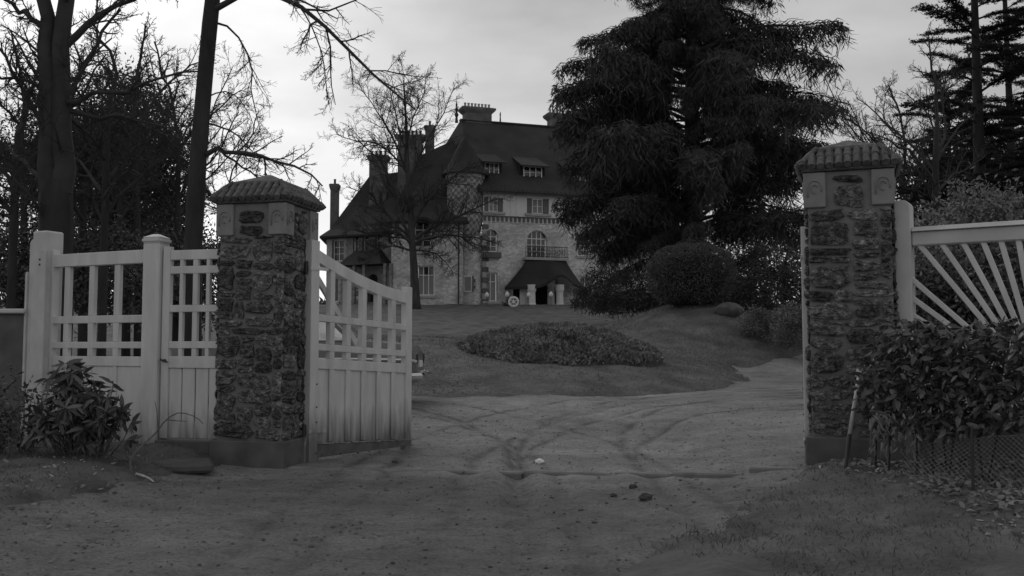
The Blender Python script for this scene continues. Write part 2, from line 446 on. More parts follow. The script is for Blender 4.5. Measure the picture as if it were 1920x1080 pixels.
def add_dirt(m, z0, z1, dark):
    """splashed mud: rising blotches near the foot, with a ragged shape of their own (world height)"""
    N, L = m.node_tree.nodes, m.node_tree.links
    p = N['Principled BSDF']; src = p.inputs['Base Color'].links[0].from_socket
    geo = N.new('ShaderNodeNewGeometry'); sx = N.new('ShaderNodeSeparateXYZ'); L.new(geo.outputs['Position'], sx.inputs[0])
    mp = N.new('ShaderNodeMapping'); mp.inputs['Scale'].default_value = (14, 14, 2.2); mp.inputs['Rotation'].default_value = (0, 0.4, 0)
    no = N.new('ShaderNodeTexNoise'); no.inputs['Scale'].default_value = 1.0; no.inputs['Detail'].default_value = 7
    L.new(geo.outputs['Position'], mp.inputs[0]); L.new(mp.outputs[0], no.inputs['Vector'])
    hm = N.new('ShaderNodeMapRange'); hm.inputs[1].default_value = z0; hm.inputs[2].default_value = z1; hm.inputs[3].default_value = 1.0; hm.inputs[4].default_value = 0.0
    L.new(sx.outputs[2], hm.inputs[0])
    ad = N.new('ShaderNodeMath'); ad.operation = 'ADD'; L.new(hm.outputs[0], ad.inputs[0]); L.new(no.outputs[0], ad.inputs[1])
    th = N.new('ShaderNodeMapRange'); th.inputs[1].default_value = 0.8; th.inputs[2].default_value = 1.45; th.inputs[3].default_value = 0.0; th.inputs[4].default_value = dark
    L.new(ad.outputs[0], th.inputs[0])
    inv = N.new('ShaderNodeMath'); inv.operation = 'SUBTRACT'; inv.inputs[0].default_value = 1.0; L.new(th.outputs[0], inv.inputs[1])
    mu = N.new('ShaderNodeMath'); mu.operation = 'MULTIPLY'; L.new(src, mu.inputs[0]); L.new(inv.outputs[0], mu.inputs[1])
    L.new(mu.outputs[0], p.inputs['Base Color'])
add_dirt(M['paint'], 0.1, 0.8, 0.7)
add_dirt(M['concrete'], 0.2, 0.9, 0.5)

# ------------------------------------------------------------------ terrain
def snoise(x, y, seed, freq, octs=4):
    r = np.random.RandomState(seed); out = np.zeros_like(x, float); amp = 1.0; tot = 0
    for o in range(octs):
        for k in range(3):
            a = r.uniform(0, 2 * math.pi); ph = r.uniform(0, 6.28); f = freq * r.uniform(0.7, 1.3)
            out += amp * np.sin((x * math.cos(a) + y * math.sin(a)) * f + ph + 1.3 * np.sin((x * math.sin(a) - y * math.cos(a)) * f * 0.6 + ph * 2))
        tot += amp * 1.7; amp *= 0.55; freq *= 2.1
    return out / tot

def sstep(a, b, x):
    t = np.clip((x - a) / (b - a), 0, 1); return t * t * (3 - 2 * t)

def isl_r2(x, y):
    return (x / 6.6) ** 2 + ((y - 28) / 9.5) ** 2

def H(x, y):
    x = np.asarray(x, float); y = np.asarray(y, float)
    h = 0.3 * sstep(11, 18.5, y) + 0.15 * np.clip((y - 18) / 12, 0, 1)
    t = np.clip((y - 30) / 46, 0, 1); h = h + 4.2 * t
    r2 = np.clip(isl_r2(x, y), 0, 1)
    h = h + (0.8 + 0.17 * np.clip(-x, 0, 6)) * (1 - r2)
    sx = np.where(x > 7.3, 3.2, 3.8)
    h = h + 1.95 * np.exp(-((x - 7.3) / sx) ** 2 - ((y - 35.5) / np.where(y > 35.5, 9.0, 5.6)) ** 2)
    near = 1 - sstep(13, 17, y)
    h = h + near * 0.14 * sstep(1.8, 3.1, x) * sstep(4.5, 7.5, y) + near * 0.16 * sstep(2.7, 4.2, -x)
    h = h + near * 0.10 * sstep(3.6, 5.2, x)
    fade = 1 - sstep(30, 60, y)
    h = h + fade * (0.02 * snoise(x, y, 3, 1.3, 4) + 0.009 * snoise(x, y, 5, 8.0, 4))
    tr = np.zeros_like(h)
    for cx, cy, R in TRACKS:
        d = np.abs(np.hypot(x - cx, np.maximum(y - cy, 0)) - R)
        tr = tr - 0.024 * np.exp(-(d / 0.12) ** 2) + 0.014 * np.exp(-((d - 0.24) / 0.09) ** 2)
    h = h + tr * (1 - sstep(16, 20, y)) * (0.55 + 0.45 * np.sin(x * 1.3 + y * 0.8)) * (np.abs(x) < 7)
    return h

def Hz(x, y):
    return float(H(np.array([x]), np.array([y]))[0])

def grid_mesh(xs, ys, zf):
    X, Y = np.meshgrid(xs, ys)
    Z = zf(X, Y)
    V = np.stack([X, Y, Z], -1).reshape(-1, 3)
    nx, ny = len(xs), len(ys)
    i = np.arange(ny - 1)[:, None] * nx + np.arange(nx - 1)[None, :]
    Fc = np.stack([i, i + 1, i + 1 + nx, i + nx], -1).reshape(-1, 4)
    return V, Fc

xs = np.concatenate([-np.geomspace(9, 900, 40)[::-1], np.arange(-8.2, 8.21, 0.08), np.geomspace(9, 900, 40)])
ys = np.concatenate([[-400, -100, -30, -8, 0, 1.5], np.arange(2.4, 24, 0.08), np.arange(24, 60, 0.5), np.geomspace(61, 1500, 40)])
V, Fc = grid_mesh(xs, ys, H)
drive = link('drive', np_mesh('drive', V, Fc, M['drive'], True))
tag(drive, 'pale gravel drive with tyre tracks running in through the gateway', kind='structure')

def lawn_mask(x, y):
    r2 = isl_r2(x, y)
    n = 0.06 * snoise(x, y, 21, 1.5, 3)
    isl = 1 - r2 + n
    foot = 27.6 + 1.15 * np.clip(x - 7, 0, 20)
    outer = np.minimum((r2 - np.where(x > 2, 1.0, 1.5)) * 1.2, (y - foot) * 0.25) + n
    left = np.minimum((y - 21) * 0.2, (-9.0 - x) * 0.4) + n
    return np.maximum(np.maximum(isl, outer), left)
def lawn_z(x, y):
    m = lawn_mask(x, y)
    return H(x, y) + np.where(m > 0, 0.03 + 0.06 * np.clip(m * 4, 0, 1), np.clip(m, -0.12, 0) * 1.6) + 0.05 * snoise(x, y, 31, 2.2, 4) * np.clip(m * 3, 0, 1)
xs = np.concatenate([-np.geomspace(15, 160, 24)[::-1], np.arange(-14.4, 16, 0.14), np.geomspace(16.4, 160, 24)])
ys = np.concatenate([np.arange(18, 46, 0.14), np.arange(46.3, 80, 0.5), np.geomspace(81, 240, 20)])
V, Fc = grid_mesh(xs, ys, lawn_z)
lawn = link('lawn', np_mesh('lawn', V, Fc, M['lawn'], True))
tag(lawn, 'rough mown lawn rising from the drive to the house', kind='structure')

def verge_mask(x, y):
    n = 0.14 * snoise(x, y, 41, 2.2, 4) + 0.10 * snoise(x, y, 45, 9, 4)
    right = np.minimum(x - (2.75 - 0.62 * np.clip(8.9 - y, -1, 9)), 9.15 - y + 0.45 * np.clip(x - 3.0, -1, 9)) + n
    left = np.minimum((-3.35 - x) - 0.10 * np.clip(9 - y, -2, 6), 10.9 - y) + n
    return np.maximum(right, left)
def verge_z(x, y):
    m = verge_mask(x, y)
    return H(x, y) + np.where(m > 0, 0.02 + 0.05 * np.clip(m * 3, 0, 1), np.clip(m, -0.1, 0)) + 0.03 * snoise(x, y, 43, 5, 3) * np.clip(m * 4, 0, 1)
V, Fc = grid_mesh(np.arange(-14, 14, 0.1), np.arange(2.6, 12, 0.1), verge_z)
verge = link('verge', np_mesh('verge', V, Fc, M['verge'], True))
tag(verge, 'dark earthy verge outside the fence and piers', kind='structure')
def VZ(x, y):
    return float(max(verge_z(np.array([x]), np.array([y]))[0], H(np.array([x]), np.array([y]))[0]))
def LZ(x, y):
    return float(max(lawn_z(np.array([x]), np.array([y]))[0], H(np.array([x]), np.array([y]))[0]))

# sheet-like leaf and blade clouds
def diamonds(C, D, Nn, L, W, fold=0.0):
    """C centres (base), D unit directions, Nn side vectors, L lengths, W widths -> 2 triangles each"""
    L = np.asarray(L)[:, None]; W = np.asarray(W)[:, None]
    a = C; b = C + D * L * 0.5 + Nn * W * 0.5; c = C + D * L; d = C + D * L * 0.5 - Nn * W * 0.5
    V = np.stack([a, b, c, d], 1).reshape(-1, 3)
    n = len(C); i = np.arange(n)[:, None] * 4
    Fc = np.concatenate([i + np.array([[0, 1, 2]]), i + np.array([[0, 2, 3]])], 1).reshape(-1, 3)
    return V, Fc
def unit(A):
    return A / np.maximum(np.linalg.norm(A, axis=1, keepdims=True), 1e-9)
def rand_dirs(n, rs=NR):
    return unit(rs.normal(size=(n, 3)))
def side_of(D, rs=NR):
    return unit(np.cross(D, rand_dirs(len(D), rs)))

def blades(name, xs, ys, zf, L, W, label, m, lean=0.5):
    n = len(xs); z = zf(xs, ys)
    C = np.stack([xs, ys, z - 0.01], 1)
    D = unit(np.stack([NR.normal(0, lean, n), NR.normal(0, lean, n), np.ones(n)], 1))
    V, Fc = diamonds(C, D, side_of(D), L * NR.uniform(0.5, 1.4, n), W * NR.uniform(0.7, 1.3, n))
    o = link(name, np_mesh(name, V, Fc, m))
    return tag(o, label, kind='stuff')
n = 150000
gx = NR.uniform(-12, 14, n); gy = 18 + 26 * NR.uniform(0, 1, n) ** 1.1
k = lawn_mask(gx, gy) > 0.0
k &= ~(((gx - 1.2) ** 2 + (gy - 24.5) ** 2) < 2.5 ** 2)
blades('grass', gx[k], gy[k], lawn_z, 0.0027 * gy[k] * (0.7 + 0.5 * np.clip(snoise(gx[k], gy[k], 71, 1.4, 3) + .4, 0, 1.5)), 0.014, 'short rough winter grass over the lawn banks', M['blade'], 1.0)
n = 60000
gx = NR.uniform(-7, 8, n); gy = NR.uniform(4.2, 10.5, n)
dens = snoise(gx, gy, 51, 1.8, 3)
k = (verge_mask(gx, gy) + NR.normal(0, .12, n) > 0.0) & (dens > -0.45)
blades('verge_grass', gx[k], gy[k], lambda x, y: np.maximum(verge_z(x, y), H(x, y)), 0.05, 0.006, 'thin straggling grass on the dark verge', M['verge_blade'], 0.9)

# ------------------------------------------------------------------ stone gate piers
def stone_variants(n):
    out = []
    for v in range(n):
        r = random.Random(100 + v)
        K = 14
        ex = r.uniform(2.8, 7.0); sk = r.uniform(-.25, .25); tp = r.uniform(-.25, .25)
        base = []
        for k in range(K):
            a = 2 * math.pi * (k + r.uniform(-0.3, 0.3)) / K
            c, s = math.cos(a), math.sin(a)
            q = (abs(c) ** ex + abs(s) ** ex) ** (-1 / ex)
            q *= r.uniform(0.80, 1.06)
            x, z = 0.5 * q * c, 0.5 * q * s
            base.append((max(-.53, min(.53, x)), max(-.53, min(.53, z * (1 + tp * x) + sk * x * .5))))
        vs, fs = [], []
        for (x, z) in base: vs.append((x, 0.3, z))
        for (x, z) in base: vs.append((x * r.uniform(0.97, 1.02), -0.35 - r.uniform(0, 0.15), z * r.uniform(0.97, 1.02)))
        for (x, z) in base: vs.append((x * r.uniform(.66, .84), -0.8 - r.uniform(-0.35, 0.3), z * r.uniform(.6, .8)))
        for k in range(0, K, 2): x, z = base[k]; vs.append((x * 0.36, -0.8 - r.uniform(-0.6, 0.4), z * 0.33))
        vs.append((0, -0.9 - r.uniform(-0.3, 0.2), 0))
        for k in range(K):
            k2 = (k + 1) % K
            fs.append((k, k2, K + k2, K + k)); fs.append((K + k, K + k2, 2 * K + k2, 2 * K + k))
        h = K // 2
        for k in range(h):
            k2 = (k + 1) % h
            a, b, c = 2 * K + 2 * k, 2 * K + 2 * k + 1, 2 * K + (2 * k + 2) % K
            fs.append((a, b, 3 * K + k)); fs.append((b, c, 3 * K + k2)); fs.append((b, 3 * K + k2, 3 * K + k))
            fs.append((3 * K + k, 3 * K + k2, 3 * K + h))
        me = bpy.data.meshes.new('stone'); me.from_pydata(vs, [], fs)
        bm = bmesh.new(); bm.from_mesh(me); bmesh.ops.recalc_face_normals(bm, faces=bm.faces); bm.to_mesh(me); bm.free()
        me.materials.append(M['stone']); out.append(me)
    return out
STONES = stone_variants(26)

def place(name, me, parent, pos, u, inn, w, d, h, roll=0.0):
    o = bpy.data.objects.new(name, me); COL.objects.link(o)
    if parent is not None: o.parent = parent
    z = Vector((0, 0, 1))
    c, s = math.cos(roll), math.sin(roll)
    uu = u * c + z * s; zz = z * c - u * s
    p = Vector(pos) - (wpos(parent) if parent is not None else Vector((0, 0, 0)))
    o.matrix_basis = Matrix(((uu.x * w, inn.x * d, zz.x * h, p.x), (uu.y * w, inn.y * d, zz.y * h, p.y), (uu.z * w, inn.z * d, zz.z * h, p.z), (0, 0, 0, 1)))
    return o

TH = math.radians(13)
E = Vector((math.cos(TH), -math.sin(TH), 0))       # along the gate line, rightwards
B = Vector((math.sin(TH), math.cos(TH), 0))        # into the grounds
Zv = Vector((0, 0, 1))

def pier(corner, ztop, label, seed, capin, zpl=0.28, E=E, B=B):
    """corner: front right corner of the shaft on the ground; W wide along -E, deep along +B"""
    r = random.Random(seed); W = 0.80
    z0 = corner.z
    ctr = corner - E * W / 2 + B * W / 2
    root = empty('gate_pier', ctr, label, 'gate pier', 'stone piers of the gateway')
    core = MB().box(ctr + Zv * ((ztop - z0) / 2 + 0.05), E * (W / 2 - 0.012), B * (W / 2 - 0.012), Zv * ((ztop - z0) / 2 - 0.05))
    core.build('mortar_core', M['mortar'], root, bevel=0.01)
    MB().box(ctr + Zv * (zpl / 2 - 0.1), E * (W / 2 + 0.045), B * (W / 2 + 0.045), Zv * (zpl / 2 + 0.1)).build('plinth', M['plinth'], root, bevel=0.012)
    bh, bw = 0.35, 0.21
    zb = ztop - bh - 0.01
    faces = [(ctr - B * W / 2, E, B), (ctr + E * W / 2, B, -E), (ctr - E * W / 2, -B, E)]
    for fo, u, inn in faces:
        cs = 0.042
        nc, nr_ = int(round((W + 0.01) / cs)), int((ztop - 0.02 - z0 - zpl - 0.012) / cs)
        cw = (W + 0.008) / nc; occ = np.zeros((nr_, nc), bool)
        nbk = int(math.ceil((bw + 0.012) / cw)); rb_ = int((zb - z0 - zpl - 0.012) / cs)
        occ[rb_:, :nbk] = True; occ[rb_:, nc - nbk:] = True
        for i in range(nr_):
            for j in range(nc):
                if occ[i, j]: continue
                run = 0
                while j + run < nc and not occ[i, j + run]: run += 1
                w_ = r.choice((4, 5, 6, 6, 7, 8, 8, 9, 10, 11)); h_ = r.choice((2, 2, 3, 3, 4, 4, 5, 6)) if w_ > 5 else r.choice((2, 2, 3))
                w_ = min(w_, run)
                if run - w_ < 3: w_ = run if run < 11 else run // 2
                h_ = min(h_, nr_ - i)
                if w_ < 3: h_ = min(h_ + 1, nr_ - i)
                while h_ > 1 and occ[i:i + h_, j:j + w_].any(): h_ -= 1
                occ[i:i + h_, j:j + w_] = True
                if h_ < 2 and r.random() < .5: continue
                sw_, sh_ = w_ * cw, h_ * cs
                place('stone', r.choice(STONES), root, fo + u * (-W / 2 - 0.004 + (j + w_ / 2) * cw) + Zv * (z0 + zpl + 0.014 + (i + h_ / 2) * cs - fo.z + r.uniform(-.006, .006)), u, inn,
                      max(sw_ - 0.012, 0.03) * r.uniform(.93, 1.05), r.uniform(.016, .044), max(sh_ - 0.010, .025) * r.uniform(.9, 1.08), r.uniform(-.1, .1))
    # carved corner blocks
    for su in (-1, 1):
        for sb in (-1, 1):
            c = ctr + E * su * (W / 2 - bw / 2 + 0.022) + B * sb * (W / 2 - bw / 2 + 0.022) + Zv * (zb + bh / 2 - 0 - z0 + z0)
            c = Vector((c.x, c.y, zb + bh / 2))
            bo = MB().box(c, E * bw / 2, B * bw / 2, Zv * bh / 2).build('corner_block', M['relief'], root, bevel=0.008)
            for u, nrm in ((E, -B), (B, E), (-B, -E)):
                if (nrm == -B and sb > 0) or (nrm == E and su < 0) or (nrm == -E and su > 0): continue
                f = c + nrm * (bw / 2 + 0.004)
                pts = [f + u * (-0.066) + Zv * (-0.07)]
                for k in range(9):
                    a = math.pi - math.pi * k / 8
                    pts.append(f + u * 0.066 * math.cos(a) + Zv * (0.03 + 0.066 * math.sin(a)))
                pts.append(f + u * 0.066 + Zv * (-0.02))
                rl = MB().tube(pts, [0.009] * len(pts), 6)
                pts = [f + u * 0.03 * math.cos(a) + Zv * (0.01 + 0.045 * math.sin(a)) for a in np.linspace(0.4, 5.0, 9)]
                rl.tube(pts, [0.007] * 9, 6)
                rl.build('carving', M['relief'], bo, smooth=True)
    # tiled cap: fascia, four slopes of hollow tiles, a smaller upper tier
    ov = 0.07; a = W / 2 + ov; zc = ztop
    ccz = Vector((ctr.x, ctr.y, zc))
    MB().box(ccz + Zv * 0.03, E * (a - 0.03), B * (a - 0.03), Zv * 0.03).build('eave_slab', M['cap'], root, bevel=0.01)
    rise, a2 = 0.17, 0.29
    z1, z2 = zc + 0.062, zc + 0.062 + rise
    body = MB()
    P = [ccz + E * i * (a - 0.02) + B * j * (a - 0.02) + Zv * 0.062 for i, j in ((-1, -1), (1, -1), (1, 1), (-1, 1))]
    Q = [ccz + E * i * a2 + B * j * a2 + Zv * (0.055 + rise) for i, j in ((-1, -1), (1, -1), (1, 1), (-1, 1))]
    body.add(P + Q, [(3, 2, 1, 0), (4, 5, 6, 7)] + [(i, (i + 1) % 4, 4 + (i + 1) % 4, 4 + i) for i in range(4)])
    body.build('cap_core', M['cap'], root)
    nt = 11
    for u, nrm in ((E, -B), (B, E), (-E, B), (-B, -E)):
        for k in range(nt):
            s = (k + 0.5) / nt * 2 * a - a
            tw = 2 * a / nt
            t1 = 1.0 if abs(s) <= a2 else max(0.18, (a - abs(s)) / (a - a2))
            p0 = ccz + u * s + nrm * (a + 0.012) + Zv * (0.042)
            p1 = ccz + u * s + nrm * (a - (a - a2) * t1) + Zv * (0.066 + rise * t1)
            m = MB(); pts = [p0.lerp(p1, q) for q in (0, 0.48, 0.5, 1.0)]
            r0 = tw * 0.46
            for q in range(3): pts[q] = pts[q] + Vector((r.uniform(-1, 1), r.uniform(-1, 1), r.uniform(-1, 1))) * 0.004
            m.tube(pts, [r0, r0 * 0.86, r0 * 1.02, r0 * 0.8], 8)
            m.build('tile', M['cap'], root, smooth=False)
    hip = MB()
    for (i, j) in ((-1, -1), (1, -1), (1, 1), (-1, 1)):
        p0 = ccz + E * i * (a - 0.01) + B * j * (a - 0.01) + Zv * 0.055
        p1 = ccz + E * i * a2 + B * j * a2 + Zv * (0.085 + rise)
        MB().tube([p0, p0.lerp(p1, 0.5) + Zv * 0.012, p1], [0.028, 0.027, 0.027], 8).build('hip_tile', M['cap'], root)
    up = MB()
    a3 = a2 + 0.02
    prof = [(a3, 0.05 + rise), (a3, 0.088 + rise), (0.10, 0.09 + rise + capin), (0.03, 0.125 + rise + capin)]
    vs = []
    for q, z in prof: vs += [ccz + E * i * q + B * j * q + Zv * z for i, j in ((-1, -1), (1, -1), (1, 1), (-1, 1))]
    fs = [(3, 2, 1, 0), (12, 13, 14, 15)]
    for L_ in range(3): fs += [(L_ * 4 + i, L_ * 4 + (i + 1) % 4, L_ * 4 + 4 + (i + 1) % 4, L_ * 4 + 4 + i) for i in range(4)]
    up.add(vs, fs); up.build('upper_cap', M['cap'], root, bevel=0.012)
    return root, ctr

def on_ground(px, py, Y, z):
    p = at(px, py, Y); return Vector((p.x, p.y, z))
LC = on_ground(527, 870, 10.15, 0.0)
zt = at(527, 378, 10.15).z
left_pier, LP = pier(LC, zt, 'rubble stone gate pier with tiled cap left of the open gateway', 5, 0.085)
RCl = on_ground(1521, 870, 9.25, 0.14)
TH2 = math.radians(20)
E2 = Vector((math.cos(TH2), -math.sin(TH2), 0)); B2 = Vector((math.sin(TH2), math.cos(TH2), 0))
RC = RCl + E2 * 0.80
zt = at(1600, 320, 9.15).z
right_pier, RP = pier(RC, zt, 'rubble stone gate pier with tiled cap beside the laurel hedge', 17, 0.08, E=E2, B=B2)

# ------------------------------------------------------------------ the two gate leaves
def gate_leaf(hinge, d, L, label, zb, hand):
    """hinge: foot of the hinge stile; d: unit direction of the leaf; face normal towards the camera side"""
    d = d.normalized(); nrm = Vector((d.y, -d.x, 0)) * hand; th = 0.045
    root = empty('gate_leaf', hinge, label, 'gate', 'white leaves of the open gate')
    sag = 0.055
    def Pt(s, z): return hinge + d * s + Zv * (z - sag * s - hinge.z)
    def member(name, s0, s1, z0, z1, t=th, off=0.0, bev=0.006, m='paint', parent=root, fix=None):
        a0, a1 = Pt(s0, z0), Pt(s1, z0); b0, b1 = Pt(s0, z1), Pt(s1, z1)
        if fix is not None: a0.z = a1.z = fix
        o = nrm * (off + t); q = nrm * (off - t)
        b = MB(); b.add([a0 + q, a1 + q, b1 + q, b0 + q, a0 + o, a1 + o, b1 + o, b0 + o], [(0, 1, 2, 3), (4, 5, 6, 7), (0, 1, 5, 4), (1, 2, 6, 5), (2, 3, 7, 6), (3, 0, 4, 7)])
        return b.build(name, M[m], parent, bevel=bev)
    sw = 0.13
    n = 6
    z_a0, z_a1 = 1.60, 1.68
    z_b0, z_b1 = 1.265, 1.343
    z_c0, z_c1 = 1.055, 1.175
    z_k = 0.20
    ztop0, ztop1 = 2.42, 2.02
    tw = 0.145
    def top(s):                     # underside of the swept top rail (before sag)
        t = s / L
        return 1.90 + 0.42 * (1 - t) ** 1.7 + 0.05 * t
    member('hinge_stile', 0, sw, 0.0, 2.52, th * 1.25)
    member('end_stile', L - 0.11, L, 0.02, top(L) + tw + 0.07, th * 1.1)
    # swept top rail
    K = 12; vs = []; fs = []
    for k in range(K + 1):
        s = sw + (L - 0.11 - sw) * k / K
        for z in (top(s), top(s) + tw):
            for o in (-th, th): vs.append(Pt(s, z) + nrm * o)
    for k in range(K):
        b = 4 * k
        fs += [(b, b + 4, b + 5, b + 1), (b + 2, b + 3, b + 7, b + 6), (b, b + 2, b + 6, b + 4), (b + 1, b + 5, b + 7, b + 3)]
    fs += [(0, 1, 3, 2), (4 * K, 4 * K + 2, 4 * K + 3, 4 * K + 1)]
    MB().add(vs, fs).build('top_rail', M['paint'], root, bevel=0.005)
    inner0, inner1 = sw, L - 0.11
    for z0, z1 in ((z_a0, z_a1), (z_b0, z_b1), (z_c0, z_c1)):
        member('rail', inner0, inner1, z0, z1, th * 0.94)
    pitch = (inner1 - inner0 + 0.075) / n
    for k in range(n - 1):
        s = inner0 + pitch * (k + 1) - 0.075
        member('bar', s, s + 0.075, z_a1, top(s + 0.04) + 0.01, th * 0.9)
        member('bar', s, s + 0.075, z_b1, z_a0, th * 0.9)
        member('bar', s, s + 0.075, z_c1, z_b0, th * 0.9)
        member('batten', s, s + 0.075, z_k + 0.02, z_c0, 0.012, 0.03)
    for k in range(n):
        s0 = inner0 + pitch * k
        s1 = s0 + pitch - (0.075 if k < n - 1 else 0.075)
        member('board', s0 - 0.03, s1 + 0.03, z_k + 0.01, z_c0 + 0.01, 0.014, 0.0, 0.003)
    member('kick_board', sw - 0.0, L - 0.004, 0.0, z_k, 0.02, 0.032, 0.003, 'paint_kick', fix=zb)
    for k in range(n):
        s0 = inner0 + pitch * k
        member('sill_strip', s0 + 0.004, s0 + pitch - 0.08, z_k + 0.001, z_k + 0.014, 0.012, 0.05, 0.002)
    MB().bar(Pt(0.16, 2.15) - nrm * 0.06, Pt(L * 0.55, 1.25) - nrm * 0.06, 0.035, 0.02, up=nrm).build('brace', M['paint'], root, bevel=0.004)
    for z in (2.2, 0.35):
        MB().tube([Pt(-0.03, z - 0.07), Pt(-0.03, z + 0.07)], [0.022, 0.022], 8).build('hinge', M['iron'], root)
        MB().box(Pt(0.12, z) + nrm * (th * 1.25 + 0.004), d * 0.14, nrm * 0.005, Zv * 0.02).build('hinge_strap', M['paint'], root)
    b = MB()
    for z in (0.1, 0.45, 0.62, 0.88): b.tube([Pt(0.10, z) + nrm * 0.05, Pt(0.10, z) + nrm * (th * 1.25 + 0.012)], [0.009, 0.007], 6)
    for s in (0.2, 0.5, 0.8): b.tube([Pt(s, 0.08) + nrm * 0.04, Pt(s, 0.08) + nrm * 0.06], [0.011, 0.009], 6)
    b.build('bolt', M['iron'], root)
    return root

LH = on_ground(573, 860, 10.62, 0.02)
LEnd = on_ground(766, 832, 12.12, 0.02)
dl = Vector((LEnd.x - LH.x, LEnd.y - LH.y, 0))
gate_leaf(LH, dl, dl.length, 'white wooden gate leaf with swept top rail swung open beside the left pier', 0.04, 1)
MB_ = MB().lathe(LH + E * -0.03 - B * 0.0 + Zv * -0.02, [(0.045, 0), (0.045, 0.2), (0.03, 0.235), (0.03, 0.3)], 10)
gp = MB_.build('pivot_post', M['paint'], None)
tag(gp, 'short white pivot post at the foot of the left gate leaf', 'pivot post')
RH = on_ground(1520, 842, 9.42, 0.14)
dr = Vector((ray(1513, 700).x, ray(1513, 700).y, 0)).normalized()
gate_leaf(RH, dr, dl.length, 'white gate leaf seen edge on against the right pier', 0.15, -1)

# ------------------------------------------------------------------ left fence: post, panel, post, wicket, low wall
P2 = on_ground(279, 830, 10.55, 0.18)            # front right-ish corner region of the second post
def post_box(name, label, c, w, dpt, z0, z1, u, b, cap=0.0, m='concrete'):
    root = empty(name, Vector((c.x, c.y, z0)), label, 'post')
    MB().box(Vector((c.x, c.y, (z0 + z1) / 2)), u * w / 2, b * dpt / 2, Zv * (z1 - z0) / 2).build('shaft', M[m], root, bevel=0.012)
    return root
zt2 = at(285, 455, 10.5).z
uF = Vector((math.cos(math.radians(20)), -math.sin(math.radians(20)), 0)); bF = Vector((-uF.y, uF.x, 0))
c2 = on_ground(285, 830, 10.62, 0.15)
post2 = post_box('gate_post', 'capped white post between the fence panel and the wicket', c2, 0.21, 0.21, 0.1, zt2, E, B, m='paint')
MB().box(Vector((c2.x, c2.y, zt2 + 0.035)), E * 0.122, B * 0.122, Zv * 0.034).build('cap', M['paint'], post2, bevel=0.02, seg=2)
cp = MB()
q = Vector((c2.x, c2.y, zt2 + 0.068))
cp.add([q + E * i * 0.11 + B * j * 0.11 for i, j in ((-1, -1), (1, -1), (1, 1), (-1, 1))] + [q + Zv * 0.04 + E * i * 0.03 + B * j * 0.03 for i, j in ((-1, -1), (1, -1), (1, 1), (-1, 1))],
       [(3, 2, 1, 0), (4, 5, 6, 7)] + [(i, (i + 1) % 4, 4 + (i + 1) % 4, 4 + i) for i in range(4)])
cp.build('cap_top', M['paint'], post2)

# wicket gate between the post and the pier
class Frame:
    """a vertical plane: origin, unit right vector, outward normal"""
    def __init__(s, o, u):
        s.o = Vector((o.x, o.y, 0)); s.u = Vector((u.x, u.y, 0)).normalized(); s.n = Vector((s.u.y, -s.u.x, 0))
    def hit(s, px, py):
        d = ray(px, py)
        t = (s.o - CAM).dot(s.n) / d.dot(s.n)
        p = CAM + d * t
        return (p - s.o).dot(s.u), p.z
    def P(s, a, z, d=0.0):
        return s.o + s.u * a + Zv * z + s.n * d
    def box(s, a0, a1, z0, z1, d0, d1, mb=None):
        mb = mb or MB()
        return mb.box(s.P((a0 + a1) / 2, (z0 + z1) / 2, (d0 + d1) / 2), s.u * (a1 - a0) / 2, s.n * (d1 - d0) / 2, Zv * (z1 - z0) / 2)
    def pbox(s, x0, x1, y0, y1, d0, d1, mb=None):
        """box from the pixel edges seen on the plane"""
        xm, ym = (x0 + x1) / 2, (y0 + y1) / 2
        return s.box(s.hit(x0, ym)[0], s.hit(x1, ym)[0], s.hit(xm, y1)[1], s.hit(xm, y0)[1], d0, d1, mb)

wf = Frame(c2 + E * 0.105 - B * 0.02, E)
s0 = 0.02; s1 = (LC - E * 0.8 + B * 0.1 - wf.o).dot(E) + 0.02
zr = lambda y: wf.hit(355, y)[1]
wicket = empty('wicket_gate', wf.P(0, 0.2), 'narrow white wicket gate between the capped post and left stone pier', 'gate')
def wb(name, a0, a1, z0, z1, d0=-0.03, d1=0.03, m='paint', bev=0.004):
    return wf.box(a0, a1, z0, z1, d0, d1).build(name, M[m], wicket, bevel=bev)
wb('stile', s0, s0 + 0.09, zr(822), zr(462), -0.036, 0.036)
wb('stile', s1 - 0.03, s1 + 0.05, zr(822), zr(470), -0.036, 0.036)
for ya, yb in ((487, 469), (513, 499), (585, 572), (653, 640), (690, 668)):
    wb('rail', s0 + 0.09, s1 - 0.03, zr(ya), zr(yb))
pit = (s1 - 0.03 - s0 - 0.09 + 0.05) / 4
for k in range(3):
    a = s0 + 0.09 + pit * (k + 1) - 0.05
    for ya, yb in ((499, 487), (572, 513), (640, 585), (668, 653)):
        wb('bar', a, a + (0.06 if k == 1 else 0.045), zr(ya), zr(yb), -0.027, 0.027)
for k in range(4):
    a = s0 + 0.09 + pit * k
    wb('board', a + 0.002, a + pit - 0.012, zr(822), zr(690), -0.012, 0.01 + 0.003 * (k % 2), bev=0.006)
kn = MB().tube([wf.P(s0 + 0.05, zr(676), 0.03), wf.P(s0 + 0.05, zr(676), 0.075)], [0.02, 0.014], 8)
kn.tube([wf.P(s0 + 0.02, zr(674), 0.08), wf.P(s0 + 0.11, zr(679), 0.08)], [0.011, 0.009], 6)
kn.build('handle', M['iron'], wicket)
stp = wf.box(-0.12, s1 + 0.02, -0.02, zr(825), -0.25, 0.08).build('step', M['plinth'], None, bevel=0.012)
tag(stp, 'dark concrete step under the white wicket', 'step')
sl = MB(); pts = [at(x, y, Y) for x, y, Y in ((268, 855, 9.6), (300, 849, 9.9), (360, 851, 9.95), (398, 848, 9.95), (400, 866, 9.5), (350, 870, 9.4), (300, 868, 9.4))]
